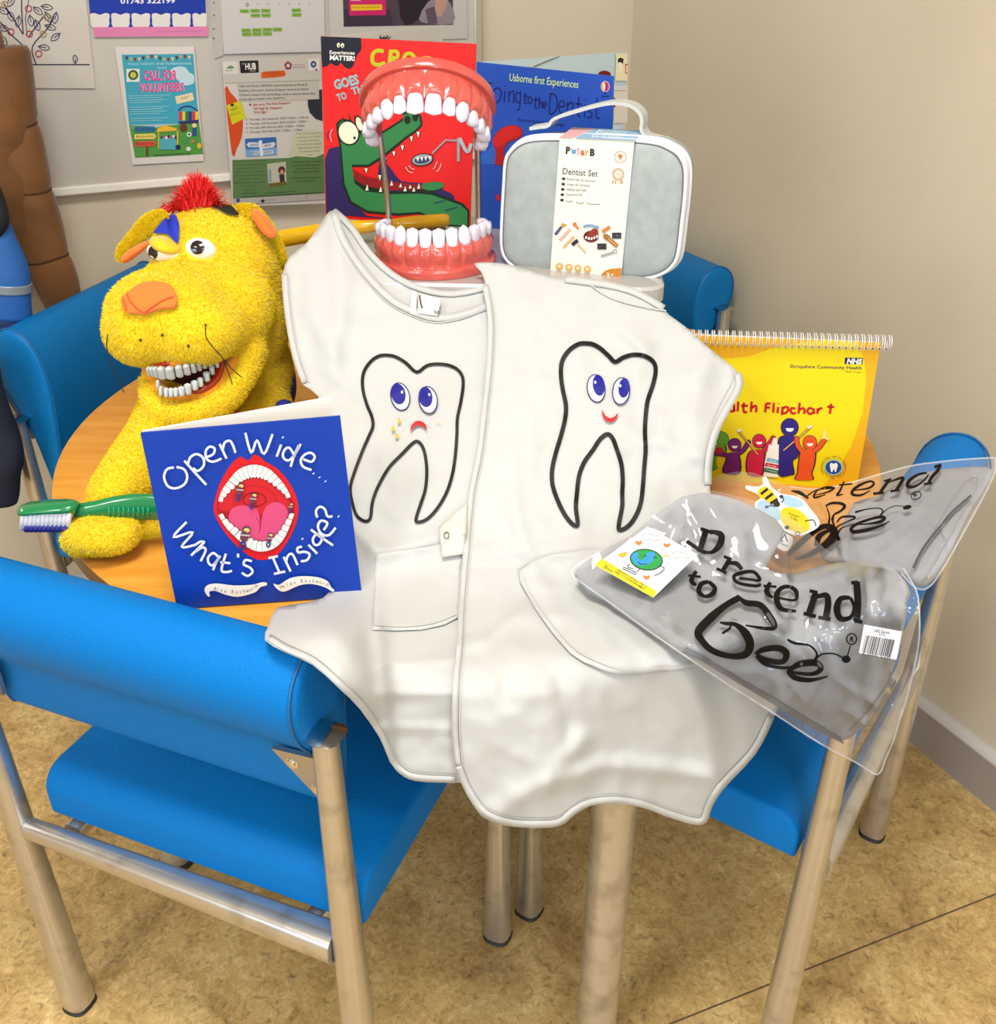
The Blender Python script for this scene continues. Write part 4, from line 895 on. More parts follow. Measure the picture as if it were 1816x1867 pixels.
# ================================================================ zip case
q, f = quadplane((918, 480), (1235, 509), (930, 262), (1250, 300), ztop, 1)
cn = np.cross(q[1]-q[0], q[3]-q[0]); cn /= np.linalg.norm(cn); cn = cn if cn[1] > 0 else -cn   # away from the viewer
cs = thing('zip_case', (q[0]+q[1])/2+cn*.04, 'pale grey fabric zip case with white piping and a paper sleeve, on the storage box', 'case')
ol = sm([(575, 332), (430, 335), (330, 355), (255, 410), (218, 480), (205, 650), (192, 900), (190, 1050), (215, 1130), (275, 1185), (360, 1212), (600, 1235), (900, 1262), (1150, 1265), (1270, 1235), (1340, 1180), (1375, 1100), (1400, 900), (1422, 700), (1425, 540), (1390, 450), (1320, 395), (1200, 355), (900, 335)], 4, True)
rim = [f(*A4(p)) for p in ol]; rc = sum(rim)/len(rim)
def sc(r_, s_, d): return [rc+(p-rc)*s_+cn*d for p in r_]
greyf = M('#a4acab', .8, name='grey_case_fabric', bump=(700, .5, .0008), var=(60, '#959d9c', .3, .7)); whf = M('#dfe0e6', .55, name='white_piping', bump=(500, .2, .0005))
def slp(rings, k=0, caps=(True, True)):
    g = G(); m = len(rings[0]); V = [p for r in rings for p in r]
    F = [(i*m+j, i*m+(j+1) % m, (i+1)*m+(j+1) % m, (i+1)*m+j) for i in range(len(rings)-1) for j in range(m)]
    if caps[0]: F.append(tuple(range(m))[::-1])
    if caps[1]: F.append(tuple((len(rings)-1)*m+j for j in range(m)))
    return g.add(V, F, k)
slp([sc(rim, .3, -.008), sc(rim, .7, -.0065), sc(rim, .9, -.004), sc(rim, .97, -.001), sc(rim, .985, .002)], 0, (True, False)).build('front_panel', greyf, cs)
slp([sc(rim, .985, .001), sc(rim, 1.0, .004), sc(rim, 1.01, .012), sc(rim, 1.01, .018)], 0, (False, False)).build('zip_band', whf, cs)
slp([sc(rim, 1.008, .018), sc(rim, 1.012, .03), sc(rim, 1.0, .055), sc(rim, .97, .07), sc(rim, .5, .076)], 0, (False, True)).build('body', greyf, cs)
for s_, d in ((.985, .0), (1.008, .018)): G().tube(sc(rim, s_, d)+[sc(rim, s_, d)[0]], .0027, 8, cap=False).build('piping', whf, cs)
G().tube(sc(rim, .962, -.0018)+[sc(rim, .962, -.0018)[0]], .0007, 6, cap=False).build('seam', M('#5d6468', .7), cs)
fh = plane_fn(q[0]+cn*.038, cn); hp = sm([(405, 262), (470, 252), (525, 243), (570, 195), (700, 152), (820, 118), (930, 96), (1010, 98), (1080, 118), (1130, 165), (1142, 215), (1138, 265), (1165, 312), (1230, 332), (1295, 348)], 5)
g = G(); n = len(hp); V = []
for p in hp:
    c = fh(*A4(p)); V += [c-cn*.016, c+cn*.016]
nrm = []
for i in range(n):
    t = V[2*min(i+1, n-1)]-V[2*max(i-1, 0)]; u = np.cross(t, cn); u /= np.linalg.norm(u); nrm.append(u*.002)
VV = []
for i in range(n): VV += [V[2*i]+nrm[i], V[2*i+1]+nrm[i], V[2*i+1]-nrm[i], V[2*i]-nrm[i]]
g.add(VV, [(4*i+j, 4*i+(j+1) % 4, 4*i+4+(j+1) % 4, 4*i+4+j) for i in range(n-1) for j in range(4)]+[(3, 2, 1, 0), (4*n-4, 4*n-3, 4*n-2, 4*n-1)])
g.build('handle', M('#b9bebb', .6, name='handle_webbing', bump=(600, .3, .0006)), cs, sharp=40)
fl = plane_fn(q[0]-cn*.0095, cn); lq = [fl(1020.5, 250), fl(1156.8, 257), fl(1131.7, 513), fl(1002.6, 502)]
g = G(); zt = (lq[0][2]+lq[1][2])/2; t0, t1 = lq[0]+cn*.062+ZV*.004, lq[1]+cn*.062+ZV*.004
g.slab([lq[3], lq[2], lq[1], lq[0]], .0005); g.add([lq[0], lq[1], t1, t0, lq[0]-ZV*.0005, lq[1]-ZV*.0005, t1-ZV*.0005, t0-ZV*.0005], [(0, 1, 2, 3), (7, 6, 5, 4), (1, 5, 6, 2), (0, 3, 7, 4), (2, 6, 7, 3)])
sl = g.build('paper_sleeve', M('#e2ddd2', .45), cs, False)
a = Art(fl, A4, base=2e-4)
ft = lambda x, y, off=0.: WZ(x, y, zt+off+.0005+.004*.8)
at_ = Art(plane_fn(lq[0], np.cross(lq[1]-lq[0], t0-lq[0])), A4, base=3e-4)
P_of = lambda P3: (lambda d: (908+FP*(d @ np.array([1, 0, 0]))/(d @ np.array([0, CP, -SP])), 933.5-FP*(d @ np.array([0, SP, CP]))/(d @ np.array([0, CP, -SP]))))(np.array(P3)-CAM)
ia4 = lambda p: ((p[0]-860)*3.632, (p[1]-160)*3.632)
c0, c1, c2, c3 = [ia4(P_of(p)) for p in (lq[0], lq[1], t1, t0)]
L_ = lambda a_, b_, t: (a_[0]+(b_[0]-a_[0])*t, a_[1]+(b_[1]-a_[1])*t)
at_.poly([c0, L_(c0, c1, .17), L_(c3, c2, .30), c3], '#dba9ab'); at_.poly([L_(c0, c1, .20), c1, c2, L_(c3, c2, .32)], '#8fb4d2')
for i, s_ in enumerate(['Jeu de dentista', 'Dentist set', 'Zahnarzt', 'Dentista']):
    p = L_(L_(c0, c3, .2+.2*i), L_(c1, c2, .2+.2*i), .44); r_ = L_(L_(c0, c3, .2+.2*i), L_(c1, c2, .2+.2*i), .8); at_.ell(p[0]-14, p[1]-5, 8, 6, '#e6eef4'); at_.text(s_, p, r_, 12, '#e6eef4')
at_.build('top_print', sl)
for s_, p, c in (('P', (637, 437), '#2a2326'), ('l', (705, 444), '#d68a86'), ('a', (734, 446), '#c95a4a'), ('r', (764, 447), '#e0a04a'), ('B', (798, 450), '#2a2326')): a.gly(s_, p, 44, 3, c, .05, .85)
a.ell(676, 425, 16, 15, '#6a94b8'); a.ell(664, 410, 6, 6, '#6a94b8'); a.ell(690, 411, 6, 6, '#6a94b8')
a.text('Dentist Set', (602, 572), (834, 590), 42, '#2a2a2c', 0)
for i, s_ in enumerate(['Ensemble de dentiste', 'Juego de dentista', 'Набор доктора', 'Zahnarzt Set']):
    y = 603+i*35; a.ell(609-i*3, y, 12, 9, '#2a2a2c'); a.text(s_, (632-i*3, y+8), ([818, 783, 760, 733][i], y+[24, 18, 14, 8][i]), 17, '#77726c')
a.ell(598, 744, 12, 9, '#2a2a2c')
a.line([(622, 748), (640, 756), (660, 750), (672, 758)], 4, '#77726c'); a.line([(690, 756), (720, 768), (745, 760)], 4, '#77726c'); a.line([(760, 762), (790, 772), (850, 772)], 4, '#77726c')
oc = '#b98448'
a.ring(984, 458, 38, 38, 3, oc); a.ell(984, 452, 15, 13, '#c47a3a'); a.quad(981, 455, 988, 480, '#c47a3a')
a.ring(970, 572, 36, 36, 5, oc); a.ring(970, 572, 26, 26, 2, oc); a.text('100%', (955, 578), (986, 580), 10, oc)
for x0, x1 in ((940, 932), (955, 950), (985, 988), (996, 998)): a.line([(x0, 610), (x1, 636)], 6, oc)
a.poly([(545, 968), (562, 978), (600, 925), (588, 915)], '#4a5468'); a.poly([(588, 918), (600, 895), (632, 908), (605, 925)], '#b3984a')
a.poly([(575, 1005), (592, 1015), (658, 940), (645, 930)], '#cfa59a'); a.poly([(600, 1055), (612, 1062), (682, 990), (672, 980)], '#cfa56a')
a.ell(682, 905, 14, 14, '#c9703a'); a.line([(688, 915), (708, 935)], 12, '#c9703a'); a.line([(665, 1040), (702, 1010)], 24, '#2a2426'); a.line([(700, 1035), (758, 1095)], 9, '#cfa56a')
a.line([(740, 920), (780, 912), (842, 925)], 16, '#7a96b4', 3); a.ell(790, 985, 50, 38, '#5a1f1c'); a.poly([(760, 990), (800, 935), (835, 940), (835, 980), (800, 1005)], '#8a3428', 2)
for i in range(5): a.ell(758+i*18, 992+8*math.sin(i), 7, 10, '#e9e4dc')
a.line([(865, 955), (915, 920)], 22, '#c47a3a'); a.ell(895, 990, 28, 18, '#9a6a30', 40); a.line([(905, 1000), (965, 1050)], 26, '#9a6a30'); a.line([(905, 1000), (960, 1045)], 6, '#cfa56a')
for x, y in ((930, 960), (832, 1032)): a.quad(x, y, x+60, y+38, '#23222c'); [a.quad(x+6+i*18, y+10, x+20+i*18, y+30, '#5a5a66', same=True) for i in range(3)]
a.line([(855, 1115), (940, 1090)], 14, '#a09a94'); a.ring(948, 1084, 12, 12, 6, '#8f9a98')
for x, y in ((580, 1184), (643, 1190), (703, 1196), (765, 1202)): a.ell(x, y, 23, 23, '#cf9f4e'); a.ell(x, y-2, 10, 9, '#eadfc8')
a.poly([(855, 1242), (880, 1215), (920, 1200), (992, 1194), (985, 1280), (860, 1268)], '#bb7a2c'); a.text('3', (890, 1256), (912, 1258), 30, '#efe4d0', .03); a.text('+', (922, 1246), (940, 1247), 18, '#efe4d0', .03); a.text('mois', (922, 1260), (946, 1262), 8, '#efe4d0')
a.build('front_print', sl)
# ================================================================ big teeth model
gum = M('#d05a50', .18, name='gum_plastic', coat=.6, var=(16, '#c04c44', .3, .7), bump=(60, .08, .002)); toothm = M('#d9d4e2', .2, name='tooth_plastic', coat=.4)
def toothgeo(c, T, O, N, w_, d_, h_, kind):
    """one tooth: T along the jaw, O outwards, N from root to crown"""
    nu, nv = 14, 9; V = []; pw = lambda q_, e: math.copysign(abs(q_)**e, q_)
    for i in range(nv+1):
        z = -1+2*i/nv; 
        for j in range(nu):
            t = 2*PI*j/nu; e = .62 if kind == 'm' else .75; x, y = pw(math.cos(t), e), pw(math.sin(t), e)
            if kind == 'm': rr_ = math.sqrt(max(0, 1-abs(z)**4)); bump_ = .14*abs(math.cos(2*t+PI/4)) if z > .6 else 0; sx = sy = (.86+.14*z)*max(rr_, .04); zz = z+bump_
            elif kind == 'c': rr_ = math.sqrt(max(0, 1-abs(z)**3)); sx = (.95-.25*max(z, 0))*max(rr_, .03); sy = (.9-.35*z)*max(rr_, .03); zz = z
            else: rr_ = math.sqrt(max(0, 1-abs(z)**6)); sx = (.92+.10*z)*max(rr_**.6, .04); sy = (.8-.42*z)*max(rr_, .03); zz = z
            V.append(c+T*(x*sx*w_/2)+O*(y*sy*d_/2)+N*(zz*h_/2))
    F = [(i*nu+j, i*nu+(j+1) % nu, (i+1)*nu+(j+1) % nu, (i+1)*nu+j) for i in range(nv) for j in range(nu)]+[tuple(range(nu))[::-1], tuple(nv*nu+j for j in range(nu))]
    return V, F
def jaw(par, name, O_, X, Fd, N, w_, L, leg, upper):
    raw = [(w_*math.sin(t), L*math.cos(t)) for t in np.linspace(-PI/2, PI/2, 61)]
    raw = [(-w_*(1-.10*i/6), -leg*(i/6)) for i in range(6, 0, -1)]+raw+[(w_*(1-.10*i/6), -leg*(i/6)) for i in range(1, 7)]
    raw = np.array(raw); S = np.concatenate([[0], np.cumsum(np.linalg.norm(np.diff(raw, axis=0), axis=1))]); tot = S[-1]
    def at(s_):
        x, y = np.interp(s_, S, raw[:, 0]), np.interp(s_, S, raw[:, 1]); d = .0015
        x2, y2 = np.interp(min(s_+d, tot), S, raw[:, 0]), np.interp(min(s_+d, tot), S, raw[:, 1]); x1, y1 = np.interp(max(s_-d, 0), S, raw[:, 0]), np.interp(max(s_-d, 0), S, raw[:, 1])
        T = np.array([x2-x1, y2-y1]); T /= np.linalg.norm(T); return np.array([x, y]), T, np.array([-T[1], T[0]])
    P3 = lambda p, z: O_+X*p[0]+Fd*p[1]+N*z
    V3 = lambda v: X*v[0]+Fd*v[1]
    # tooth widths from the middle outwards
    wl = [.0150, .0118, .0128, .0118, .0116, .0150, .0140] if upper else [.0106, .0106, .0118, .0116, .0118, .0155, .0145]
    sc_ = (tot/2-.001)/sum(wl); wl = [x*sc_ for x in wl]; cen = []; s_ = 0
    for x in wl: cen.append(s_+x/2); s_ += x
    spots = [(tot/2+sg*c_, w2, i) for sg in (-1, 1) for i, (c_, w2) in enumerate(zip(cen, wl))]
    bounds = sorted([tot/2+sg*b_ for sg in (-1, 1) for b_ in np.cumsum([0]+wl)])
    hb = .044 if upper else .040
    n = 150; g = G(); m = 0; V = []
    for k in range(n+1):
        s_ = tot*k/n; p, T, Oo = at(s_); dmin = min(abs(s_-b_) for b_ in bounds); ph = max(0, 1-dmin/.0045)   # 1 between teeth
        out = .0035*(1-ph)**1.0; up_ = .0045*ph; end = min(1, min(s_, tot-s_)/.006)**.5
        sec = [(.0135, 0), (.0145, .003), (.0145, .0105), (.0135, .0125), (.0085, .0128), (.0070+out*.3, .018), (.0075+out, hb*.6), (.0075+out, hb*.85), (.0055+out*.6, hb+up_*1.2-.001), (.002, hb+up_+.001), (-.004, hb+.003), (-.0085, hb-.002), (-.0100, hb*.6), (-.0120, .006), (-.012, 0)]
        m = len(sec); V += [P3(p+Oo*(o*(.4+.6*end)), z) for o, z in sec]
    F = [(i*m+j, i*m+(j+1) % m, (i+1)*m+(j+1) % m, (i+1)*m+j) for i in range(n) for j in range(m)]+[tuple(range(m))[::-1], tuple(n*m+j for j in range(m))]
    j_ = mk(name, V, F, gum, par, True, sharp=55)
    # roof / floor plate closing the horseshoe
    g = G(); rg = [P3(at(tot*k/40)[0]*.9, .002) for k in range(41)]; rg2 = [P3(at(tot*k/40)[0]*.9, .007) for k in range(41)]
    g.add(rg+rg2, [tuple(range(41)), tuple(range(41, 82))[::-1]]+[(i, i+41, (i+1) % 41+41, (i+1) % 41) for i in range(41)])
    if not upper: g.build('floor_plate', gum, j_, False)
    for s_, w2, i in spots:
        p, T, Oo = at(s_); kind = 'i' if i < 2 else 'c' if i == 2 else 'm'
        if upper: h_, d_, z = ([.027, .024, .026, .022, .021, .020, .019][i], [.011, .010, .013, .014, .015, .019, .018][i], 0)
        else: h_, d_, z = ([.027, .027, .028, .024, .022, .020, .018][i], [.009, .009, .012, .013, .014, .019, .018][i], 0)
        c_ = P3(p+Oo*.0005, hb+h_*.5-.004)
        Nn = N-V3(Oo)*(.12 if i < 3 else .0); Nn /= np.linalg.norm(Nn)
        Vt, Ft = toothgeo(c_, V3(T), V3(Oo), Nn, w2*1.02, d_, h_, kind); mk('tooth', Vt, Ft, toothm, j_, True)
    return at, P3, tot
tm = thing('dental_model', (-.088, 1.32, ztop), 'oversized demonstration jaw model with white teeth in red gums, open wide', 'dental model')
X_ = np.array([1., 0, 0])
al = math.radians(42); up_rot = math.radians(-4)
Xl = np.array([math.cos(.03), math.sin(.03), 0]); Fl = np.array([math.sin(.03), -math.cos(.03), 0])
Ol = np.array([-.086, 1.335, ztop]); atl, P3l, totl = jaw(tm, 'lower_jaw', Ol, Xl, Fl, ZV, .069, .072, .028, False)
Fu = np.array([.03, -math.cos(al), math.sin(al)]); Fu /= np.linalg.norm(Fu); Xu = np.array([.999, 0, -.03]); Xu -= Fu*np.dot(Xu, Fu); Xu /= np.linalg.norm(Xu); Nu = np.cross(Fu, Xu); Nu = Nu if Nu[2] < 0 else -Nu
Ou = np.array([-.0885, 1.347, 1.203]); atu, P3u, totu = jaw(tm, 'upper_jaw', Ou, Xu, Fu, Nu, .072, .070, .020, True)
chrome = M('#c9c2b8', .15, 1., name='chrome_spring')
for e_ in (0, 1):
    p0 = P3l(atl(totl*e_)[0]*np.array([.97, .8]), .03); p1 = P3u(atu(totu*e_)[0]*np.array([.97, .8]), .03); g = G(); n = 90; V = []
    for k in range(n):
        t = k/(n-1); c_ = p0*(1-t)+p1*t+np.array([0, .012*math.sin(PI*t), 0]); V.append(c_)
    g.tube(V, [.0036 if k % 2 else .0044 for k in range(n)], 12); g.build('spring_rod', chrome, tm)
# ================================================================ yellow giant toothbrush on the box
yb = M('#dfae06', .25, name='yellow_plastic', coat=.5)
t = thing('giant_toothbrush', W(650, 420, 1.46), 'giant yellow toothbrush lying on the storage box behind the teeth model', 'toothbrush', 'giant toothbrushes')
zz = ztop+.012
def onz(x, y, z): return WZ(x, y, z)
hp = [onz(480, 442, zz+.012), onz(520, 434, zz+.012), onz(580, 424, zz+.012), onz(640, 416, zz+.012), onz(690, 411, zz+.014), onz(720, 409, zz+.018)]
G().tube(hp, [(.007, .011), (.009, .012), (.0095, .012), (.009, .011), (.007, .008), (.007, .008)], 16).build('handle', yb, t)
hd = [onz(716, 409, zz+.019), onz(726, 408, zz+.019), onz(760, 405, zz+.019), onz(812, 401, zz+.019), onz(820, 401, zz+.019)]
G().tube(hd, [(.005, .006), (.010, .008), (.012, .009), (.012, .009), (.006, .006)], 16).build('head', yb, t)
tan = M('#b98f4a', .8)
for i in range(12):
    for dy in (-.006, .006):
        p = onz(732+i*7, 407.5-i*.6, zz+.012)+np.array([0, dy, 0]); G().tube([p, p-ZV*.014-np.array([0, .004, 0])], .0028, 7).build('bristle_tuft', tan, t)
# ================================================================ green giant toothbrush held by the dog
gb = M('#0b7a44', .22, name='green_plastic', coat=.6)
t = thing('giant_toothbrush', W(180, 950, .99), 'giant green toothbrush with white and blue bristles resting on the yellow paw', 'toothbrush', 'giant toothbrushes')
E2 = crop(0, 600, 3.5906); Fb = lambda x: .985+.00006*(x-40)
hp = [E2(p) for p in [(490, 1185), (540, 1190), (640, 1180), (760, 1168), (880, 1163), (980, 1165), (1100, 1172), (1400, 1180)]]
G().tube([W(x, y, Fb(x)) for x, y in hp], [(.008, .008), (.008, .0095), (.0085, .011), (.0085, .0145), (.0085, .017), (.0085, .017), (.0085, .016), (.006, .012)], 18).build('handle', gb, t)
G().tube([W(*E2(p), Fb(0)) for p in [(132, 1200), (140, 1190), (180, 1178), (300, 1165), (420, 1160), (470, 1162), (505, 1175)]], [(.005, .004), (.010, .0055), (.013, .0060), (.014, .0062), (.014, .0062), (.012, .0065), (.008, .008)], 18).build('head', gb, t)
for i in range(9):
    x = 712+i*32; G().tube([W(*E2((x, 1168)), Fb(x/3.6)-.0085), W(*E2((x+8, 1232)), Fb(x/3.6)-.0085)], .0009, 6).build('grip_rib', M('#2a9a64', .3), t)
wb = M('#d8d6dc', .6, name='white_bristle'); bb = M('#1a1c78', .6, name='blue_bristle')
for r_ in range(3):
    for i in range(12):
        x = 150+i*27.5; dF = -.008+.010*r_; p0 = W(*E2((x+4, 1182)), Fb(0)+dF); p1 = W(*E2((x-8+r_*5, 1312-(4 if i in (6, 7) else 0))), Fb(0)+dF)
        G().tube([p0, p0*.5+p1*.5, p1], [.0026, .0029, .0031], 9).build('bristle_tuft', wb, t)
for i in range(10):
    x = 178+i*29; p0 = W(*E2((x, 1290)), Fb(0)-.0105); p1 = W(*E2((x-3, 1318)), Fb(0)-.0095); G().tube([p0, p1], [.0028, .0036], 9).build('bristle_tuft', bb, t)
# ================================================================ yellow dog puppet
A5 = crop(160, 300, 3.7348)
dog = thing('dog_puppet', (-.40, 1.2, TZ), 'bright yellow plush dog puppet with orange nose, red tuft and grinning denture', 'puppet')
furc = M('#eccc00', .85, name='yellow_plush', bump=(120, .5, .003), var=(14, '#d2b000', .3, .7), sheen=.4)
orangec = M('#f2701a', .75, name='orange_felt', bump=(200, .4, .001), sheen=.3)
def kpx(F, y): d = ray(908, y); return F/d[1]   # metres per pixel at that place
B = bmesh.new()
def blob(bm, x, y, F, rx, ry, rz, rot=0):
    c = W(x, y, F); k = kpx(F, y); mt = Matrix.Translation(c) @ Matrix.Rotation(math.radians(rot), 4, 'Y') @ Matrix.Diagonal((rx*k, rz*k, ry*k, 1))
    bmesh.ops.create_icosphere(bm, subdivisions=3, radius=1, matrix=mt)
def tubeb(bm, pts, radii):
    pts = [np.array(p) for p in pts]
    for (a_, ra), (b_, rb) in zip(zip(pts[:-1], radii[:-1]), zip(pts[1:], radii[1:])):
        n = max(2, int(np.linalg.norm(b_-a_)/(min(ra, rb)*.35)))
        for i in range(n+1):
            t = i/n; bmesh.ops.create_icosphere(bm, subdivisions=2, radius=ra*(1-t)+rb*t, matrix=Matrix.Translation(a_*(1-t)+b_*t))
for a_ in [(400, 482, 1.300, 112, 106, 115), (352, 468, 1.275, 74, 76, 85), (447, 520, 1.31, 78, 105, 95), (455, 590, 1.285, 70, 90, 90), (345, 545, 1.22, 105, 75, 100), (415, 560, 1.23, 85, 85, 90),
           (305, 572, 1.165, 112, 82, 95), (262, 600, 1.15, 72, 66, 80), (255, 570, 1.155, 60, 60, 70), (352, 600, 1.15, 88, 66, 85), (395, 590, 1.18, 60, 62, 70), (335, 622, 1.15, 70, 42, 70),
           (470, 680, 1.30, 62, 90, 95), (455, 760, 1.25, 80, 85, 90), (400, 790, 1.22, 85, 60, 80), (430, 640, 1.29, 70, 60, 60)]:
    blob(B, *a_)
tubeb(B, [W(268, 690, 1.145), W(274, 724, 1.125), W(299, 750, 1.108), W(338, 758, 1.103), W(380, 750, 1.113), W(418, 724, 1.135), W(444, 686, 1.16), W(458, 640, 1.20)], [.011, .015, .017, .018, .018, .0175, .0175, .022])
tubeb(B, [W(325, 745, 1.19), W(290, 800, 1.12), W(245, 855, 1.07), W(212, 900, 1.04), W(198, 935, 1.02)], [.050, .042, .037, .034, .030])
for a_ in [(185, 972, .985, 72, 36, 55, 6), (150, 978, .985, 38, 36, 45, 0), (228, 962, .985, 28, 20, 35, 0), (265, 968, 1.05, 48, 26, 45, 0)]: blob(B, *a_[:6], a_[6])
def remesh(bm, name, mat, par, vox, smooth_n=8, f=.6):
    me = bpy.data.meshes.new(name); bm.to_mesh(me); bm.free(); o = bpy.data.objects.new(name, me); COL.objects.link(o)
    md = o.modifiers.new('r', 'REMESH'); md.mode = 'VOXEL'; md.voxel_size = vox; md.use_smooth_shade = True
    s2 = o.modifiers.new('s', 'SMOOTH'); s2.iterations = smooth_n; s2.factor = f
    dg = bpy.context.evaluated_depsgraph_get(); m2 = bpy.data.meshes.new_from_object(o.evaluated_get(dg))
    V = [tuple(v.co) for v in m2.vertices]; F = [tuple(p.vertices) for p in m2.polygons]
    bpy.data.objects.remove(o); bpy.data.meshes.remove(m2); bpy.data.meshes.remove(me)
    return mk(name, V, F, mat, par, True), V, F
body, BV, BF = remesh(B, 'body', furc, dog, .0055, 9)
bvh = BVHTree.FromPolygons([Vector(v) for v in BV], BF)
def on(bv, dflt=1.15):
    def g(x, y, off=0.):
        d = Vector(ray(x, y)).normalized(); h = bv.ray_cast(Vector(CAM), d)
        if h[0] is None: return W(x, y, dflt)
        nn = h[1] if h[1].dot(d) < 0 else -h[1]
        return np.array(h[0]+nn*off)
    return g
ob = on(bvh)
# nose, brow patches, stitches
def patch(name, pts, mat, off, fine=16, par=body):
    a = Art(ob, A5, base=off); a.poly(sm(pts, 5, True), mat, fine=fine); return a.build(name, par, True)
nose = [(255, 930), (300, 890), (370, 845), (440, 828), (520, 832), (575, 858), (605, 910), (608, 960), (590, 985), (520, 990), (450, 1005), (400, 1025), (350, 1018), (290, 1015), (258, 975)]
nb_ = bmesh.new()
nz_, NV, NF = None, None, None
pa = Art(ob, A5, base=.0055); pa.poly(sm(nose, 5, True), orangec, fine=18); npo = pa.build('nose', dog, True); md = npo.modifiers.new('thickness', 'SOLIDIFY'); md.thickness = .007; md.offset = 0; md2 = npo.modifiers.new('round', 'BEVEL'); md2.width = .0025; md2.segments = 2
a = Art(ob, A5, base=.0105); dko = M('#b8401a', .8); a.line([(300, 905), (330, 960), (400, 1012), (450, 985), (520, 945), (585, 925)], 7, dko, 4); a.line([(275, 930), (290, 975), (300, 1005)], 6, dko, 3); a.build('nose_stitching', npo)
patch('brow_patch', [(470, 478), (520, 410), (560, 372), (605, 366), (628, 420), (630, 480), (622, 545), (590, 520), (560, 490), (520, 480)], M('#1a2fae', .8, bump=(300, .4, .001)), .0045)
patch('brow_patch', [(835, 300), (900, 294), (970, 302), (1005, 335), (1022, 362), (975, 360), (930, 345), (880, 315)], M('#17140f', .85), .0045)
a = Art(ob, A5, base=.0045)
for x, y, r_ in ((362, 1190, 10), (523, 1160, 11), (688, 1228, 10), (610, 1055, 5), (798, 1100, 9)): a.ell(x, y, r_, r_, '#4a4210', n=10)
a.build('whisker_dots', body)
# eyes
white = M('#efe9dc', .12, name='eye_plastic', coat=.8); blk = M('#1a0d08', .12, coat=.8)
for c_, rx, ry, rt, iris, ir, s_ in (((768, 580), 29, 21.5, 8, (748, 565), (47, 46), 0), ((530, 592), 34, 19.5, 5, (446, 600), (33, 44), 1)):
    x, y = A5(c_); h = ob(x, y); F0 = h[1]+.004; cc = W(x, y, F0); k = kpx(F0, y); ca, sa = math.cos(math.radians(-rt)), math.sin(math.radians(-rt))
    g = G(); g.ball(cc, rx*k, rx*k*.72, ry*k, (np.array([ca, 0, sa]), np.array([0, 1., 0]), np.array([-sa, 0, ca])), 32, 20); e_ = g.build('eye', white, dog)
    bv = BVHTree.FromPolygons([Vector(v) for v in g.V], g.F); a = Art(on(bv, F0), A5, base=.0006); n = 24; 
    V = [iris]; F = []
    for r_ in (.5, 1.0):
        for i in range(n): V.append((iris[0]+ir[0]*r_*math.cos(2*PI*i/n), iris[1]+ir[1]*r_*math.sin(2*PI*i/n)))
    F = [(0, 1+i, 1+(i+1) % n) for i in range(n)]+[(1+i, 1+n+i, 1+n+(i+1) % n, 1+(i+1) % n) for i in range(n)]
    a._put(V, F, blk); a.build('pupil', e_, True)
    if s_: 
        G().ball(W(*A5((532, 548)), F0-.002), 29*k, .021, 13*k, (np.array([math.cos(-.35), 0, math.sin(-.35)]), np.array([0, 1., 0]), np.array([-math.sin(-.35), 0, math.cos(-.35)])), 24, 14).build('eyelid', furc, dog)
# ears
def ear(pts, radii, F, flat, inner, innerR, name='ear'):
    bm = bmesh.new(); c = sm(pts, 5); m = len(c)
    for i, (x, y) in enumerate(c):
        t = i/(m-1)*(len(radii)-1); j = min(int(t), len(radii)-2); r_ = radii[j]*(1-t+j)+radii[j+1]*(t-j); px, py = A5((x, y)); k = kpx(F, py)
        bmesh.ops.create_icosphere(bm, subdivisions=2, radius=1, matrix=Matrix.Translation(W(px, py, F)) @ Matrix.Diagonal((r_*k/3.7348, r_*k/3.7348*flat, r_*k/3.7348, 1)))
    e_, V, Fc = remesh(bm, name, furc, dog, .004, 4)
    bm = bmesh.new(); c = sm(inner, 5); m = len(c)
    for i, (x, y) in enumerate(c):
        t = i/(m-1)*(len(innerR)-1); j = min(int(t), len(innerR)-2); r_ = innerR[j]*(1-t+j)+innerR[j+1]*(t-j); px, py = A5((x, y)); k = kpx(F, py)
        bmesh.ops.create_icosphere(bm, subdivisions=2, radius=1, matrix=Matrix.Translation(W(px, py, F-.024)) @ Matrix.Diagonal((r_*k/3.7348, .012, r_*k/3.7348, 1)))
    i_, _, _ = remesh(bm, 'ear_lining', orangec, e_, .003, 3)
    return V, Fc
ears = [ear([(500, 370), (430, 400), (360, 460), (290, 530), (230, 600), (218, 638)], [72, 74, 62, 52, 42, 36], 1.28, .45, [(415, 530), (350, 575), (290, 615), (255, 645)], [16, 30, 34, 28]),
        ear([(1040, 340), (1110, 350), (1190, 420), (1250, 510), (1290, 590), (1315, 650)], [72, 86, 72, 66, 62, 46], 1.30, .5, [(1140, 330), (1185, 390), (1225, 440), (1262, 480)], [30, 42, 42, 26])]
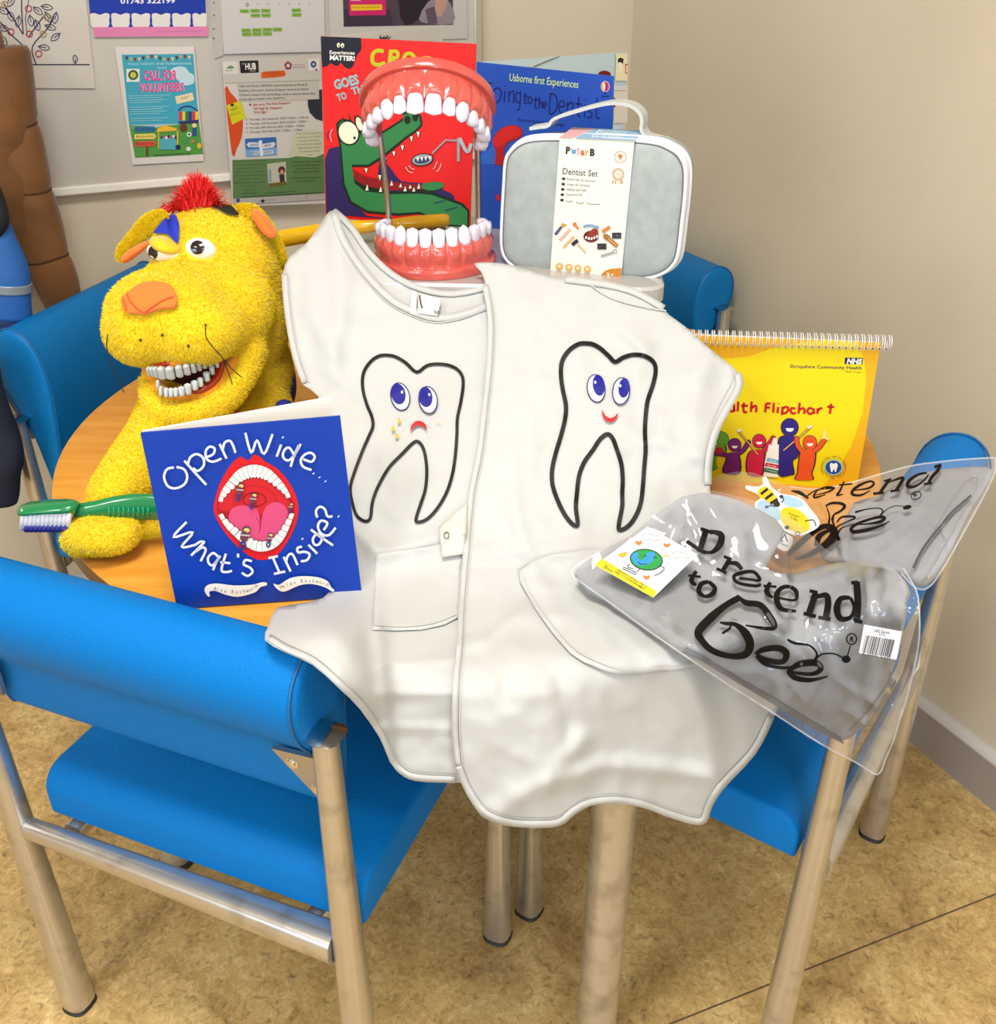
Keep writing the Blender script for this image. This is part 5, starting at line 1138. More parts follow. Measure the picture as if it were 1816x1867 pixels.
# mouth
red = M('#8f1a14', .5); gumd = M('#b32a14', .2, coat=.6)
k = kpx(1.15, 690)
G().ball(W(345, 690, 1.215), 78*k, .045, 50*k, None, 24, 14).build('mouth_cavity', M('#3a0c08', .7), dog)
G().tube([W(x, y, F) for x, y, F in sm([(272, 668, 1.15), (280, 697, 1.14), (300, 719, 1.125), (338, 727, 1.12), (375, 719, 1.13), (408, 692, 1.15), (430, 656, 1.17), (445, 628, 1.195)], 5)], .0095, 12).build('lip_lining', M('#ee9a10', .8, bump=(200, .4, .001), sheen=.3), dog)
G().tube([W(x, y, F) for x, y, F in sm([(268, 664, 1.15), (300, 664, 1.12), (345, 655, 1.115), (390, 640, 1.14), (425, 622, 1.17)], 5)], .009, 12).build('lip_lining', M('#ee9a10', .8, bump=(200, .4, .001), sheen=.3), dog)
G().tube([W(x, y, F) for x, y, F in sm([(283, 706, 1.132), (300, 718, 1.120), (335, 722, 1.120), (370, 710, 1.126), (395, 690, 1.141), (404, 660, 1.16)], 5)], .0050, 10).build('denture_base', gumd, dog)
G().tube([W(x, y, F) for x, y, F in sm([(270, 668, 1.14), (300, 664, 1.113), (345, 658, 1.114), (380, 650, 1.130), (404, 640, 1.155)], 5)], .0050, 10).build('denture_base', gumd, dog)
dt = M('#b7bcbc', .14, name='denture_tooth', coat=.6)
for L_, up_ in (([(418, 1410, 22, 66), (440, 1412, 26, 70), (464, 1416, 30, 78), (502, 1420, 56, 90), (560, 1420, 64, 92), (622, 1408, 52, 86), (674, 1396, 50, 80), (720, 1385, 38, 72), (758, 1374, 34, 66), (794, 1360, 34, 62), (828, 1346, 34, 56), (858, 1332, 30, 52)], -1),
                ([(480, 1490, 24, 50), (500, 1540, 30, 66), (536, 1550, 34, 62), (570, 1550, 36, 60), (602, 1548, 36, 60), (641, 1542, 46, 66), (684, 1528, 50, 76), (729, 1502, 48, 66), (768, 1480, 42, 62), (810, 1442, 48, 66), (846, 1398, 40, 60), (878, 1352, 34, 56)], 1)):
    for x, y, w_, h_ in L_:
        px, py = A5((x, y)); F0 = 1.096+.000010*(px-305)**2*.55; k = kpx(F0, py)/3.7348; c_ = W(px, py, F0)
        ang = math.radians((px-320)*.25); T = np.array([math.cos(ang), math.sin(ang), 0]); O_ = np.array([math.sin(ang), -math.cos(ang), 0])
        Vt, Ft = toothgeo(c_, T, O_, np.array([0, 0, 1.])*up_, w_*k*1.02, .010, h_*k*1.15, 'i'); mk('tooth', Vt, Ft, dt, dog, True)
# whiskers
wk = M('#1a1410', .6)
for pts in ([(135, 1155), (130, 1250), (160, 1370), (205, 1470), (248, 1552)], [(800, 1100), (808, 1180), (850, 1240), (900, 1295), (970, 1380), (1050, 1450)], [(920, 1330), (960, 1420), (985, 1500)]):
    c = sm(pts, 4); G().tube([W(*A5(p), 1.095-.00001*i) for i, p in enumerate(c)], .0006, 5).build('whisker', wk, dog)
# red and blue cloth under the chin
G().ball(W(408, 760, 1.17), .02, .012, .022).build('neck_bow', M('#b3161a', .8), dog)
blue_d = M('#1a2a8a', .8); G().ball(W(528, 700, 1.31), .008, .03, .030).build('blue_patch', blue_d, dog); G().ball(W(518, 742, 1.22), .012, .012, .010).build('blue_patch', blue_d, dog)
def proj(p):
    d = np.asarray(p)-CAM; z = d[:, 1]*CP-d[:, 2]*SP; return 908+FP*d[:, 0]/z, 933.5-FP*(d[:, 1]*SP+d[:, 2]*CP)/z
def fur(name, V, F, par, N, L, mat, skip=None, wid=.0005):
    V = np.array(V); T = []
    for f_ in F:
        for i in range(1, len(f_)-1): T.append((f_[0], f_[i], f_[i+1]))
    T = np.array(T); A_, B_, C_ = V[T[:, 0]], V[T[:, 1]], V[T[:, 2]]; nn = np.cross(B_-A_, C_-A_); ar_ = np.linalg.norm(nn, axis=1)
    ctr = (A_+B_+C_)/3; view = CAM-ctr; face = (nn*view).sum(1)/(ar_*np.linalg.norm(view, axis=1)+1e-12); pr_ = np.where(face > -.45, ar_, ar_*.05); pr_ /= pr_.sum()
    idx = rng.choice(len(T), N, p=pr_); u, v = rng.random(N), rng.random(N); s_ = u+v > 1; u[s_], v[s_] = 1-u[s_], 1-v[s_]
    p = A_[idx]+(B_[idx]-A_[idx])*u[:, None]+(C_[idx]-A_[idx])*v[:, None]; n_ = nn[idx]/ar_[idx][:, None]
    if skip:
        px, py = proj(p); keep = np.array([not any(inside(a_, b_, s2) for s2 in skip) for a_, b_ in zip(px, py)]); p, n_ = p[keep], n_[keep]
    n = len(p); d = n_+rng.normal(0, .42, (n, 3))+np.array([0, 0, -.45]); d /= np.linalg.norm(d, axis=1)[:, None]; sd = np.cross(d, rng.normal(0, 1, (n, 3))); sd /= np.linalg.norm(sd, axis=1)[:, None]
    l = L*(.6+.6*rng.random(n))[:, None]; Q = np.empty((n*3, 3)); Q[0::3] = p-sd*wid; Q[1::3] = p+sd*wid; Q[2::3] = p+d*l
    me = bpy.data.meshes.new(name); org = np.array(ORG[par.name]); Q -= org
    me.vertices.add(n*3); me.vertices.foreach_set('co', Q.ravel()); me.loops.add(n*3); me.loops.foreach_set('vertex_index', np.arange(n*3)); me.polygons.add(n); me.polygons.foreach_set('loop_start', np.arange(n)*3); me.polygons.foreach_set('loop_total', np.full(n, 3)); me.update(); me.materials.append(mat)
    o = bpy.data.objects.new(name, me); COL.objects.link(o); o.parent = par; ORG[name] = ORG[par.name]; o['kind'] = 'stuff'; return o
furm = M('#f0d200', .8, name='yellow_fur'); 
skips = [[A5(p) for p in nose], [A5(p) for p in [(655, 580), (690, 510), (770, 495), (850, 530), (885, 600), (830, 660), (700, 650)]], [A5(p) for p in [(385, 600), (440, 530), (530, 520), (620, 560), (620, 640), (400, 665)]], [A5(p) for p in [(470, 478), (560, 372), (605, 366), (630, 480), (622, 545), (520, 480)]], [A5(p) for p in [(835, 300), (970, 302), (1022, 362), (930, 345)]]]
fur('fur', BV, BF, body, 95000, .0036, furm, skips)
for (V, F), e_ in zip(ears, [o for o in bpy.data.objects if o.name.startswith('ear') and 'lining' not in o.name]): fur('fur', V, F, e_, 9000, .0033, furm)
# red tuft
n = 2600; V = []; F = []
for i in range(n):
    bx_ = rng.normal(745, 75); by_ = 285+rng.normal(0, 16)+abs(bx_-745)*.10; s_ = (bx_-745)/75; F0 = 1.315+rng.normal(0, .012)
    if rng.random() < .72: L_ = 190*math.exp(-.5*(s_/.8)**2)*(.55+.55*rng.random())+30; ang = s_*.22+rng.normal(0, .13)
    else: L_ = 90+90*rng.random(); ang = s_*.8+rng.normal(0, .35)
    pts = []
    for t in (0, .35, .7, 1): pts.append((bx_+math.sin(ang*(.6+.8*t))*L_*t, by_-math.cos(ang*(.6+.8*t))*L_*t, F0+.012*rng.normal()*t))
    P3 = [W(*A5(p[:2]), p[2]) for p in pts]; w0 = .0007; b_ = len(V)
    for p, w_ in zip(P3, (w0, w0*.9, w0*.6, w0*.15)): V += [p-X_*w_, p+X_*w_]
    F += [(b_+2*j, b_+2*j+1, b_+2*j+3, b_+2*j+2) for j in range(3)]
tag(mk('hair_tuft', V, F, M('#e31218', .7, name='red_hair'), dog, False), 'red hair tuft', kind='stuff')
G().ball(W(*A5((745, 262)), 1.325), .026, .016, .020).build('tuft_base', M('#d0121a', .9), dog)
# ================================================================ aprons
B2 = crop(480, 380, 3.0115); B3 = crop(850, 450, 3.1109); C2 = crop(600, 1000, 2.0178)
def smax(a_, b_, k=.012): h = max(0, k-abs(a_-b_))/k; return max(a_, b_)+h*h*k*.25
def smin(a_, b_, k=.03): h = max(0, k-abs(a_-b_))/k; return min(a_, b_)-h*h*k*.25
def apF(x, y):
    d = ray(x, y); r_ = -d[2]/d[1]; u = d[0]/d[1]
    F1 = (CH-.757+.803*.93)/(.803+r_); F2 = (CH-TZ-.004)/max(r_, .05)
    R_ = TR+.018+max(0, y-1180)*.00006; A_ = 1+u*u; B_ = -2*(TC[1]+u*TC[0]); C_ = TC[0]**2+TC[1]**2-R_*R_; D_ = B_*B_-4*A_*C_
    F3 = (-B_-math.sqrt(max(D_, 0)))/(2*A_)
    return smax(smin(F1, F2), F3, .03)
white1 = M('#babbb9', .62, name='white_cotton', bump=(900, .25, .0004), spec=.3)
stitch = M('#b9b6ae', .8)
cr2 = [([(860, 1010), (1000, 1000), (1160, 985)], .004, 14), ([(1000, 640), (900, 700)], .003, 20), ([(1130, 600), (1175, 640), (1160, 690)], .007, 13), ([(1130, 560), (1190, 650)], .004, 16), ([(1100, 830), (1200, 800), (1290, 840)], .005, 15), ([(1200, 760), (1250, 900), (1240, 1000)], .004, 14),
       ([(830, 1180), (880, 1170), (960, 1110)], .006, 10), ([(1000, 1430), (1100, 1395), (1200, 1400), (1300, 1415)], .010, 16), ([(905, 1480), (1000, 1420), (1060, 1350)], .009, 20), ([(1020, 1240), (1040, 1330), (1035, 1350)], -.006, 16), ([(930, 900), (960, 1000), (1010, 1120)], .005, 16), ([(880, 700), (1000, 690)], .003, 12), ([(1250, 1230), (1290, 1330), (1300, 1440)], .018, 30), ([(1180, 900), (1290, 930)], .004, 14), ([(950, 550), (1100, 560)], .002, 20), ([(1290, 660), (1260, 760), (1280, 860)], .006, 22)]
def disp2(x, y):
    low = max(0, min(1, (y-1150)/250))
    d = .0050*nz(x, y, 110, 1)+.0034*nz(x, y, 48, 2)+.0012*nz(x, y, 24, 3)+.0022*(1-abs(nz(x+40*nz(x, y, 90, 6), y, 75, 7))*3)+seg_bump(x, y, cr2)
    d += low*(.016*math.sin((x-830)/78)+.008*nz(x, y, 150, 4)+.012)
    d -= max(0, (x-1270)/100)*.010 if y < 900 else 0
    return d+.006
cr1 = [([(610, 400), (625, 520), (610, 640)], .010, 20), ([(560, 470), (590, 620)], .006, 16), ([(690, 1150), (700, 1250), (705, 1390)], .008, 12), ([(830, 560), (700, 640)], .002, 20), ([(690, 1215), (860, 1200)], .0045, 7), ([(690, 1265), (850, 1262)], .0045, 7), ([(700, 1325), (840, 1330)], .004, 8), ([(640, 960), (700, 1010), (860, 960)], .008, 14), ([(560, 1120), (640, 1180), (680, 1290)], .010, 24), ([(680, 1000), (690, 1100)], .006, 12), ([(620, 690), (560, 560)], .004, 18)]
def disp1(x, y):
    low = max(0, min(1, (y-1150)/250))
    d = .0045*nz(x, y, 100, 11)+.0032*nz(x, y, 45, 12)+.0010*nz(x, y, 22, 13)+.0018*(1-abs(nz(x+40*nz(x, y, 90, 16), y, 75, 17))*3)+seg_bump(x, y, cr1)
    if y > 1070 and x < 730: q = min(1, (730-x)/130); v = min(1, (y-1070)/100); d += .088*q*q*(3-2*q)*v*v*(3-2*v)
    return d+low*.004*math.sin(x/40)
f1 = fwd_fn(apF, disp1); f2 = fwd_fn(apF, disp2)
ap1 = thing('tabard_apron', (-.12, .95, TZ), 'white apron printed with a sad tooth, its left shoulder peaked up beside the dog', 'apron', 'white tooth aprons')
o1 = [(606, 384), (614, 396), (622, 420), (640, 455), (664, 490), (700, 530), (740, 560), (790, 577), (840, 572), (900, 548), (915, 600), (915, 900), (905, 1100), (890, 1300), (870, 1424), (838, 1427), (800, 1427), (757, 1424), (730, 1412), (712, 1390), (692, 1345), (657, 1294), (617, 1254), (568, 1211), (520, 1188), (483, 1166), (490, 1140), (505, 1108), (560, 1098), (610, 1070), (606, 960), (596, 800), (580, 722), (552, 702), (538, 660), (526, 600), (518, 540), (515, 500), (528, 468), (556, 446), (580, 415), (596, 390)]
sheet('front_cloth', o1, f1, white1, ap1, 9, .0012, 0, 2)
sheet('back_cloth', [(606, 384), (622, 388), (650, 428), (690, 476), (740, 514), (800, 532), (850, 532), (892, 518), (905, 560), (890, 590), (800, 600), (720, 570), (660, 510), (620, 440)], f1, white1, ap1, 10, .0012, -.010, 2)
def trim(par, name, pts, w_, fn, off=.0016, mat=white1, curve=3):
    a = Art(fn, None, base=off); a.line(resample(sm(pts, curve), 8, False), w_, mat); o = a.build(name, par, True); md = o.modifiers.new('thickness', 'SOLIDIFY'); md.thickness = .0012; md.offset = -1; return o
def seamline(par, pts, fn, off=.0024, w_=1.6, mat=stitch):
    a = Art(fn, None, base=off); a.line(resample(sm(pts, 3), 8, False), w_, mat); return a.build('stitching', par)
nk = [(608, 386), (622, 425), (645, 468), (675, 508), (712, 545), (750, 566), (795, 580), (845, 573), (892, 556)]
trim(ap1, 'neck_binding', nk, 13, f1); seamline(ap1, [(x-4, y+8) for x, y in nk], f1)
trim(ap1, 'neck_binding', [(610, 386), (640, 414), (672, 460), (714, 500), (765, 526), (825, 536), (888, 524)], 11, lambda x, y, o_=0.: f1(x, y, o_-.0095))
lh = [(519, 500), (522, 548), (529, 602), (541, 658), (556, 698)]; trim(ap1, 'side_hem', lh, 11, f1); seamline(ap1, [(x+8, y) for x, y in lh], f1)
bh = [(490, 1163), (523, 1183), (571, 1205), (621, 1248), (662, 1289), (697, 1341), (717, 1386), (734, 1406), (760, 1417), (830, 1421)]; trim(ap1, 'bottom_hem', bh, 11, f1); seamline(ap1, [(x+4, y-8) for x, y in bh], f1)
sheet('pocket', [(684, 1010), (760, 1000), (846, 985), (838, 1124), (810, 1138), (770, 1147), (720, 1149), (680, 1147)], f1, white1, ap1, 9, .001, .0045, 1); seamline(ap1, [(682, 1140), (740, 1142), (790, 1136), (832, 1120)], f1, .0062)
sheet('snap_tab', [(800, 960), (852, 918), (850, 975), (846, 1010), (806, 1016)], f1, M('#cfcabc', .6), ap1, 9, .001, .012, 1); a = Art(f1, None, base=.0142); a.ring(814, 976, 4.5, 6, 2, '#6f6c66'); a.build('snap_button', ap1)
sheet('care_label', [(750, 528), (760, 532), (758, 575), (748, 572)], f1, M('#e6e4de', .5), ap1, 6, .0006, .004, 1)
lb = sheet('care_label', [(764, 534), (804, 545), (798, 576), (762, 571)], f1, M('#e6e4de', .5), ap1, 6, .0006, .006, 1); a = Art(f1, None, base=.0072); a.line([(765, 538), (767, 552), (770, 562)], 3, '#4a4642', 3); a.text('98', (790, 572), (800, 574), 7, '#4a4642'); a.build('label_print', lb)
a = Art(f1, B2, base=.0026); a.rings = 4; bk_ = '#0d0b0b'
t1 = [(665, 805), (720, 812), (780, 845), (842, 898), (900, 862), (970, 854), (1040, 868), (1085, 905), (1098, 960), (1085, 1060), (1066, 1150), (1063, 1240), (1055, 1350), (1040, 1450), (1010, 1550), (960, 1640), (900, 1705), (843, 1722), (842, 1690), (865, 1620), (890, 1540), (898, 1440), (888, 1350), (870, 1300), (843, 1278), (810, 1298), (760, 1350), (700, 1410), (660, 1470), (620, 1550), (598, 1620), (590, 1690), (575, 1715), (545, 1712), (510, 1680), (485, 1600), (478, 1530), (500, 1450), (545, 1330), (580, 1250), (602, 1195), (595, 1140), (570, 1080), (548, 1000), (545, 930), (560, 880), (595, 835), (630, 812)]
a.line(resample(sm(t1, 4, True), 22), 17, bk_, closed=True)
def eye(a, cx, cy, rx, ry, rot, bx_, by_, brx, bry, hx, hy):
    a.ell(cx, cy, rx+3, ry+3, '#141450', rot, 28); a.off += 4e-4; a.ell(cx, cy, rx-3, ry-3, '#e6e4de', rot, 28); a.off += 5e-4; a.ell(bx_, by_, brx, bry, '#0c0f80', rot, 24); a.off += 5e-4; a.ell(hx, hy, 7, 9, '#e6e4de', 0, 10)
eye(a, 752, 1033, 51, 76, -12, 741, 1018, 40, 58, 762, 1008); eye(a, 905, 1052, 50, 74, -8, 891, 1035, 38, 56, 912, 1022)
rd = '#b3151b'; a.off += 3e-4; a.poly([(808, 1224), (812, 1195), (828, 1174), (850, 1165), (875, 1172), (893, 1190), (898, 1218), (880, 1200), (855, 1190), (830, 1198)], rd, 2, fine=14)
for x, y in ((745, 1165), (712, 1208), (733, 1248)): a.poly([(x+2, y-18), (x+10, y+6), (x, y+16), (x-10, y+6)], '#c0a63c', 2)
a.ring(960, 1170, 9, 10, 3, '#c9cf8a')
a.build('tooth_print', ap1)
# second apron
ap2 = thing('tabard_apron', (.10, .98, TZ), 'white apron printed with a smiling tooth, hanging over the front table edge', 'apron', 'white tooth aprons')
o2 = [B3(p) for p in [(45, 95), (110, 88), (200, 95), (330, 125), (480, 168), (600, 182), (700, 196), (780, 206), (920, 240), (1020, 280), (1110, 340), (1150, 385), (1240, 450), (1380, 575), (1510, 680), (1556, 735), (1560, 800), (1500, 910), (1440, 1010), (1400, 1130), (1385, 1230), (1385, 1400), (1420, 1600)]]
o2 += [(1350, 1100), (1420, 1240), (1412, 1307), (1378, 1372), (1318, 1436), (1296, 1471), (1286, 1500), (1262, 1503), (1214, 1488), (1170, 1471), (1120, 1464), (1076, 1469), (1046, 1486), (1021, 1505), (967, 1509), (917, 1504), (877, 1488), (848, 1441), (830, 1396), (825, 1337), (825, 1248), (833, 1173), (837, 1089), (845, 1000), (853, 900), (869, 823), (879, 739), (888, 643), (890, 572), (884, 514), (876, 494)]
sheet('front_cloth', o2, f2, white1, ap2, 9, .0012, 0, 2)
nk2 = [B3(p) for p in [(480, 168), (600, 170), (700, 168), (790, 205), (900, 250), (1000, 300), (1100, 350), (1130, 360)]]
trim(ap2, 'neck_binding', [B3(p) for p in [(560, 184), (700, 202), (800, 216), (920, 245), (1020, 290), (1120, 350)]], 12, f2); seamline(ap2, [B3(p) for p in [(620, 182), (690, 205), (760, 255), (850, 300), (980, 335), (1135, 362)]], f2, .003, 2.2)
lh = [(884, 520), (894, 575), (893, 650), (884, 740), (874, 825), (859, 900), (850, 1000), (842, 1090), (838, 1175), (831, 1248), (830, 1337), (836, 1396)]
trim(ap2, 'side_hem', lh, 11, f2); seamline(ap2, [(x+8, y) for x, y in lh], f2)
bh = [(836, 1396), (854, 1440), (882, 1480), (920, 1497), (968, 1502), (1018, 1499), (1043, 1480), (1074, 1463), (1120, 1458), (1170, 1465), (1216, 1482), (1262, 1496), (1283, 1494), (1291, 1470), (1313, 1434), (1372, 1370), (1405, 1306)]
trim(ap2, 'bottom_hem', bh, 12, f2); seamline(ap2, [(x+1, y-9) for x, y in bh], f2)
sh = [B3(p) for p in [(1512, 690), (1510, 760), (1455, 860), (1400, 980), (1365, 1100), (1345, 1230), (1335, 1330)]]
trim(ap2, 'side_hem', [B3(p) for p in [(1540, 720), (1548, 790), (1490, 900), (1430, 1010), (1390, 1130), (1372, 1240), (1370, 1350)]], 13, f2); seamline(ap2, sh, f2)
f2p = lambda x, y, o_=0.: f2(x, y, o_)
pk = [(945, 1038), (1010, 1010), (1120, 1000), (1240, 1000), (1330, 1060), (1340, 1190), (1260, 1216), (1180, 1228), (1125, 1229), (1085, 1215), (1040, 1190), (990, 1130), (962, 1085)]
sheet('pocket', pk, f2, white1, ap2, 9, .001, .006, 2)
seamline(ap2, [(955, 1050), (970, 1085), (998, 1126), (1046, 1182), (1090, 1206), (1130, 1219), (1180, 1219), (1260, 1208)], f2, .0078); 
a = Art(f2, B3, base=.0026); a.rings = 4
t2 = [(690, 548), (640, 550), (585, 585), (545, 645), (537, 720), (548, 810), (566, 900), (560, 980), (535, 1080), (505, 1180), (487, 1270), (490, 1350), (520, 1440), (560, 1520), (600, 1570), (628, 1582), (632, 1555), (622, 1480), (628, 1400), (640, 1300), (670, 1220), (720, 1150), (760, 1090), (800, 1062), (830, 1085), (855, 1150), (880, 1230), (888, 1320), (885, 1400), (885, 1470), (868, 1560), (868, 1605), (910, 1590), (950, 1545), (985, 1470), (1000, 1380), (1010, 1250), (1018, 1150), (1014, 1050), (1018, 960), (1030, 870), (1060, 780), (1075, 700), (1060, 650), (1010, 618), (945, 612), (890, 628), (845, 652), (810, 620), (760, 575), (720, 553)]
a.line(resample(sm(t2, 4, True), 22), 24, bk_, closed=True)
eye(a, 737, 803, 50, 78, -8, 752, 785, 34, 60, 732, 768); eye(a, 879, 818, 48, 76, 6, 895, 800, 31, 56, 874, 788)
a.off += 3e-4; a.poly([(770, 922), (772, 950), (785, 978), (812, 994), (840, 984), (858, 960), (861, 940), (845, 960), (820, 972), (795, 962), (780, 942)], rd, 2, fine=14)
a.build('tooth_print', ap2)
# ================================================================ costumes in clear bags
B5 = crop(1000, 820, 2.2255); E3 = crop(1500, 700, 5.747); B4 = crop(1020, 560, 2.2814)
film = clear('clear_film', '#e4e8ee', .035, .35, .08)
greyc = M('#a9abb0', .85, name='grey_jersey', bump=(300, .4, .001), var=(30, '#9c9ea4', .3, .7))
ink = M('#0a0807', .5, spec=.15)
G1 = tps([(1040, 1045, .897), (1245, 893, .985), (1140, 965, .94), (1400, 960, .955), (1520, 990, .925), (1660, 1060, .79), (1400, 1060, .87), (1300, 1130, .84), (1420, 1150, .805), (1180, 1130, .845), (1240, 1000, .925), (1500, 1150, .800), (1560, 1110, .800), (1600, 1180, .780), (1660, 1180, .765), (1650, 1300, .775), (1600, 1410, .79), (1450, 1315, .790), (1330, 1240, .795), (1560, 1060, .835)])
crk = [([(1250, 900), (1290, 1000), (1350, 1080)], .004, 7), ([(1380, 1020), (1460, 1060), (1530, 1040)], .005, 8), ([(1400, 1120), (1440, 1180), (1460, 1210)], .004, 6), ([(1510, 1170), (1530, 1240), (1600, 1290)], .005, 7), ([(1480, 1180), (1500, 1230)], .004, 5), ([(1560, 1270), (1580, 1330), (1640, 1280)], .004, 6), ([(1130, 1020), (1200, 1080)], .003, 7), ([(1190, 1120), (1290, 1190)], .004, 6), ([(1360, 1130), (1420, 1160)], .005, 6), ([(1450, 1250), (1470, 1280), (1490, 1240)], .004, 5), ([(1550, 1300), (1620, 1350)], .004, 6), ([(1580, 1060), (1600, 1180), (1590, 1280)], .004, 7), ([(1240, 940), (1215, 1010)], .003, 6)]
def ridge(x, y, sc_, seed): return 1-abs(nz(x, y, sc_, seed))*2.2
def dispA(x, y): return .004*nz(x, y, 120, 21)+.0032*ridge(x+20*nz(x, y, 60, 5), y, 66, 22)+.0017*ridge(x, y, 34, 24)+seg_bump(x, y, crk)
def dispG(x, y): return .004*nz(x, y, 120, 21)+.003*nz(x, y, 60, 31)
GA = lambda x, y: smin(G1(x, y), apF(x, y)-.052, .02) if x < 1440 else G1(x, y)
fA = fwd_fn(GA, dispA); fG = fwd_fn(GA, lambda x, y: .6*dispA(x, y)-.004)
bg1 = thing('costume_bag', (.27, .90, TZ), 'clear plastic bag holding a folded grey costume, in front, with a barcode sticker', 'bag', 'clear bags with grey costumes')
oA = [B5(p) for p in [(92, 492), (200, 420), (320, 340), (450, 250), (548, 172), (650, 165), (760, 185), (900, 230), (1020, 300), (1120, 400), (1220, 440), (1350, 455), (1440, 480), (1470, 530), (1500, 600), (1505, 760), (1480, 900), (1450, 1020), (1430, 1080), (1400, 1180), (1365, 1260), (1335, 1318), (1250, 1270), (1100, 1190), (900, 1060), (740, 960), (560, 840), (400, 730), (250, 620), (150, 550)]]
sheet('film', oA, fA, film, bg1, 7, 0, .0, 2)
def inset(o_, s_):
    c_ = np.mean(np.array(o_), 0); return [tuple(c_+(np.array(p)-c_)*s_) for p in o_]
gA = [B5(p) for p in [(110, 488), (330, 350), (540, 190), (700, 185), (850, 240), (960, 330), (880, 480), (1000, 500), (1100, 470), (1250, 455), (1400, 480), (1440, 560), (1430, 700), (1410, 850), (1350, 1020), (1270, 1130), (1180, 1185), (1060, 1110), (900, 1010), (740, 910), (560, 800), (400, 690), (250, 590)]]
oo = sheet('folded_costume', gA, fG, greyc, bg1, 9, .014, -.009, 2)
sheet('collar_layer', [B5(p) for p in [(560, 800), (740, 905), (900, 1000), (1060, 1100), (1190, 1175), (1200, 1195), (1060, 1125), (900, 1025), (740, 930), (550, 815)]], fG, M('#5c5f68', .8), bg1, 8, .004, -.004, 1)
seamline(bg1, [B5(p) for p in [(1390, 900), (1370, 960), (1320, 1030), (1270, 1090), (1220, 1140)]], fG, -.006, 1.5, M('#4a4c54', .8))
edgem = M('#c9c9cc', .25, alpha=.55)
for pts in (oA[20:]+oA[:2], oA[12:21]): 
    a = Art(fA, None, base=.0006); a.line(resample(sm(pts, 3), 7, False), 3.2, edgem); a.build('sealed_edge', bg1)
a = Art(fA, B5, base=.0010)
def W_(L, col=ink):
    for pts, wd in L: a.line(resample(sm(pts, 5), 12, False), wd, col, same=True)
# Pretend
W_([([(640, 325), (612, 415)], 24), ([(618, 320), (668, 338)], 14), ([(560, 370), (612, 405), (640, 418)], 15), ([(655, 330), (700, 345), (695, 385), (665, 415), (630, 415)], [12, 26, 28, 16, 8]),
    ([(735, 445), (705, 495)], 18), ([(712, 432), (742, 446)], 12), ([(682, 482), (722, 500)], 12), ([(728, 460), (762, 462), (785, 486)], [10, 20, 14]),
    ([(775, 520), (850, 530), (855, 520), (830, 495), (780, 500), (752, 515), (770, 540), (840, 552), (862, 545)], [9, 9, 14, 14, 16, 14, 12, 12, 8]),
    ([(900, 538), (885, 575), (910, 600)], [14, 22, 10]), ([(872, 552), (925, 556)], 10),
    ([(930, 600), (1000, 610), (1005, 575), (975, 555), (940, 565), (925, 600), (945, 645), (1005, 655)], [9, 9, 18, 14, 18, 24, 20, 10]),
    ([(1085, 580), (1055, 670)], 26), ([(1060, 572), (1092, 580)], 14), ([(1035, 664), (1085, 676)], 15), ([(1080, 600), (1125, 590), (1135, 620), (1125, 682)], [12, 24, 26, 26]), ([(1095, 680), (1145, 688)], 15),
    ([(1225, 600), (1185, 605), (1170, 645), (1185, 685), (1225, 680), (1240, 640), (1225, 600)], [14, 22, 28, 24, 16, 12, 14]), ([(1250, 535), (1255, 620), (1250, 696)], 28), ([(1228, 540), (1255, 537)], 14), ([(1240, 694), (1274, 700)], 14),
    # to
    ([(600, 492), (580, 530), (600, 550)], [14, 20, 10]), ([(568, 510), (618, 516)], 10), ([(650, 535), (620, 545), (610, 575), (635, 595), (665, 585), (675, 560), (650, 535)], [14, 20, 20, 14, 20, 18, 14]),
    # Bee
    ([(775, 600), (720, 630), (660, 680), (610, 735), (620, 770), (665, 815), (740, 838), (800, 830), (818, 790), (800, 745), (760, 710), (720, 705), (695, 700)], [26, 24, 34, 34, 26, 26, 22, 30, 34, 34, 18, 14, 6]),
    ([(765, 590), (800, 620), (860, 630), (900, 680), (918, 720), (880, 725), (800, 712)], [8, 24, 24, 28, 18, 12, 6]), ([(705, 745), (735, 725), (740, 705)], [10, 10, 5]),
    ([(840, 830), (870, 812), (930, 805), (965, 825), (950, 860), (890, 855), (845, 835)], [14, 22, 26, 28, 22, 22, 18]), ([(845, 835), (880, 870), (950, 885), (1010, 880)], [16, 16, 12, 8]),
    ([(975, 895), (1020, 870), (1085, 865), (1105, 890), (1070, 910), (1000, 905), (975, 900), (1000, 925), (1060, 935), (1135, 920)], [14, 26, 28, 22, 16, 12, 20, 22, 18, 4]),
    ([(970, 770), (1000, 785), (1060, 795), (1090, 830), (1075, 860)], [9, 12, 8, 8, 12]), ([(1085, 850), (1110, 830), (1160, 828), (1200, 848)], [8, 6, 6, 6]), ([(1225, 795), (1212, 840)], 5)])
a.off += 2e-4; a.ell(1208, 850, 18, 15, ink); a.ring(1230, 768, 20, 22, 5, ink); a.text('R', (1222, 778), (1240, 780), 20, ink, .03); a.text('(Pretend)', (740, 690), (765, 694), 8, ink)
a.build('lettering', bg1)
sq = [B5(p) for p in [(1280, 710), (1435, 738), (1412, 852), (1260, 825)]]; pc = [W(x, y, GA(x, y)-.013) for x, y in sq]; fst = plane_fn(sum(pc)/4, np.cross(pc[1]-pc[0], pc[3]-pc[0]))
st = G(); st.slab([fst(*p) for p in sq], .0004); st = st.build('barcode_sticker', M('#e2e4ea', .4), bg1, False)
a = Art(fst, B5, base=.0003); bars = random.Random(3); x = 0
def sp(u, v): return (1288-u*0+u*118-18*v, 752+u*20+v*70)
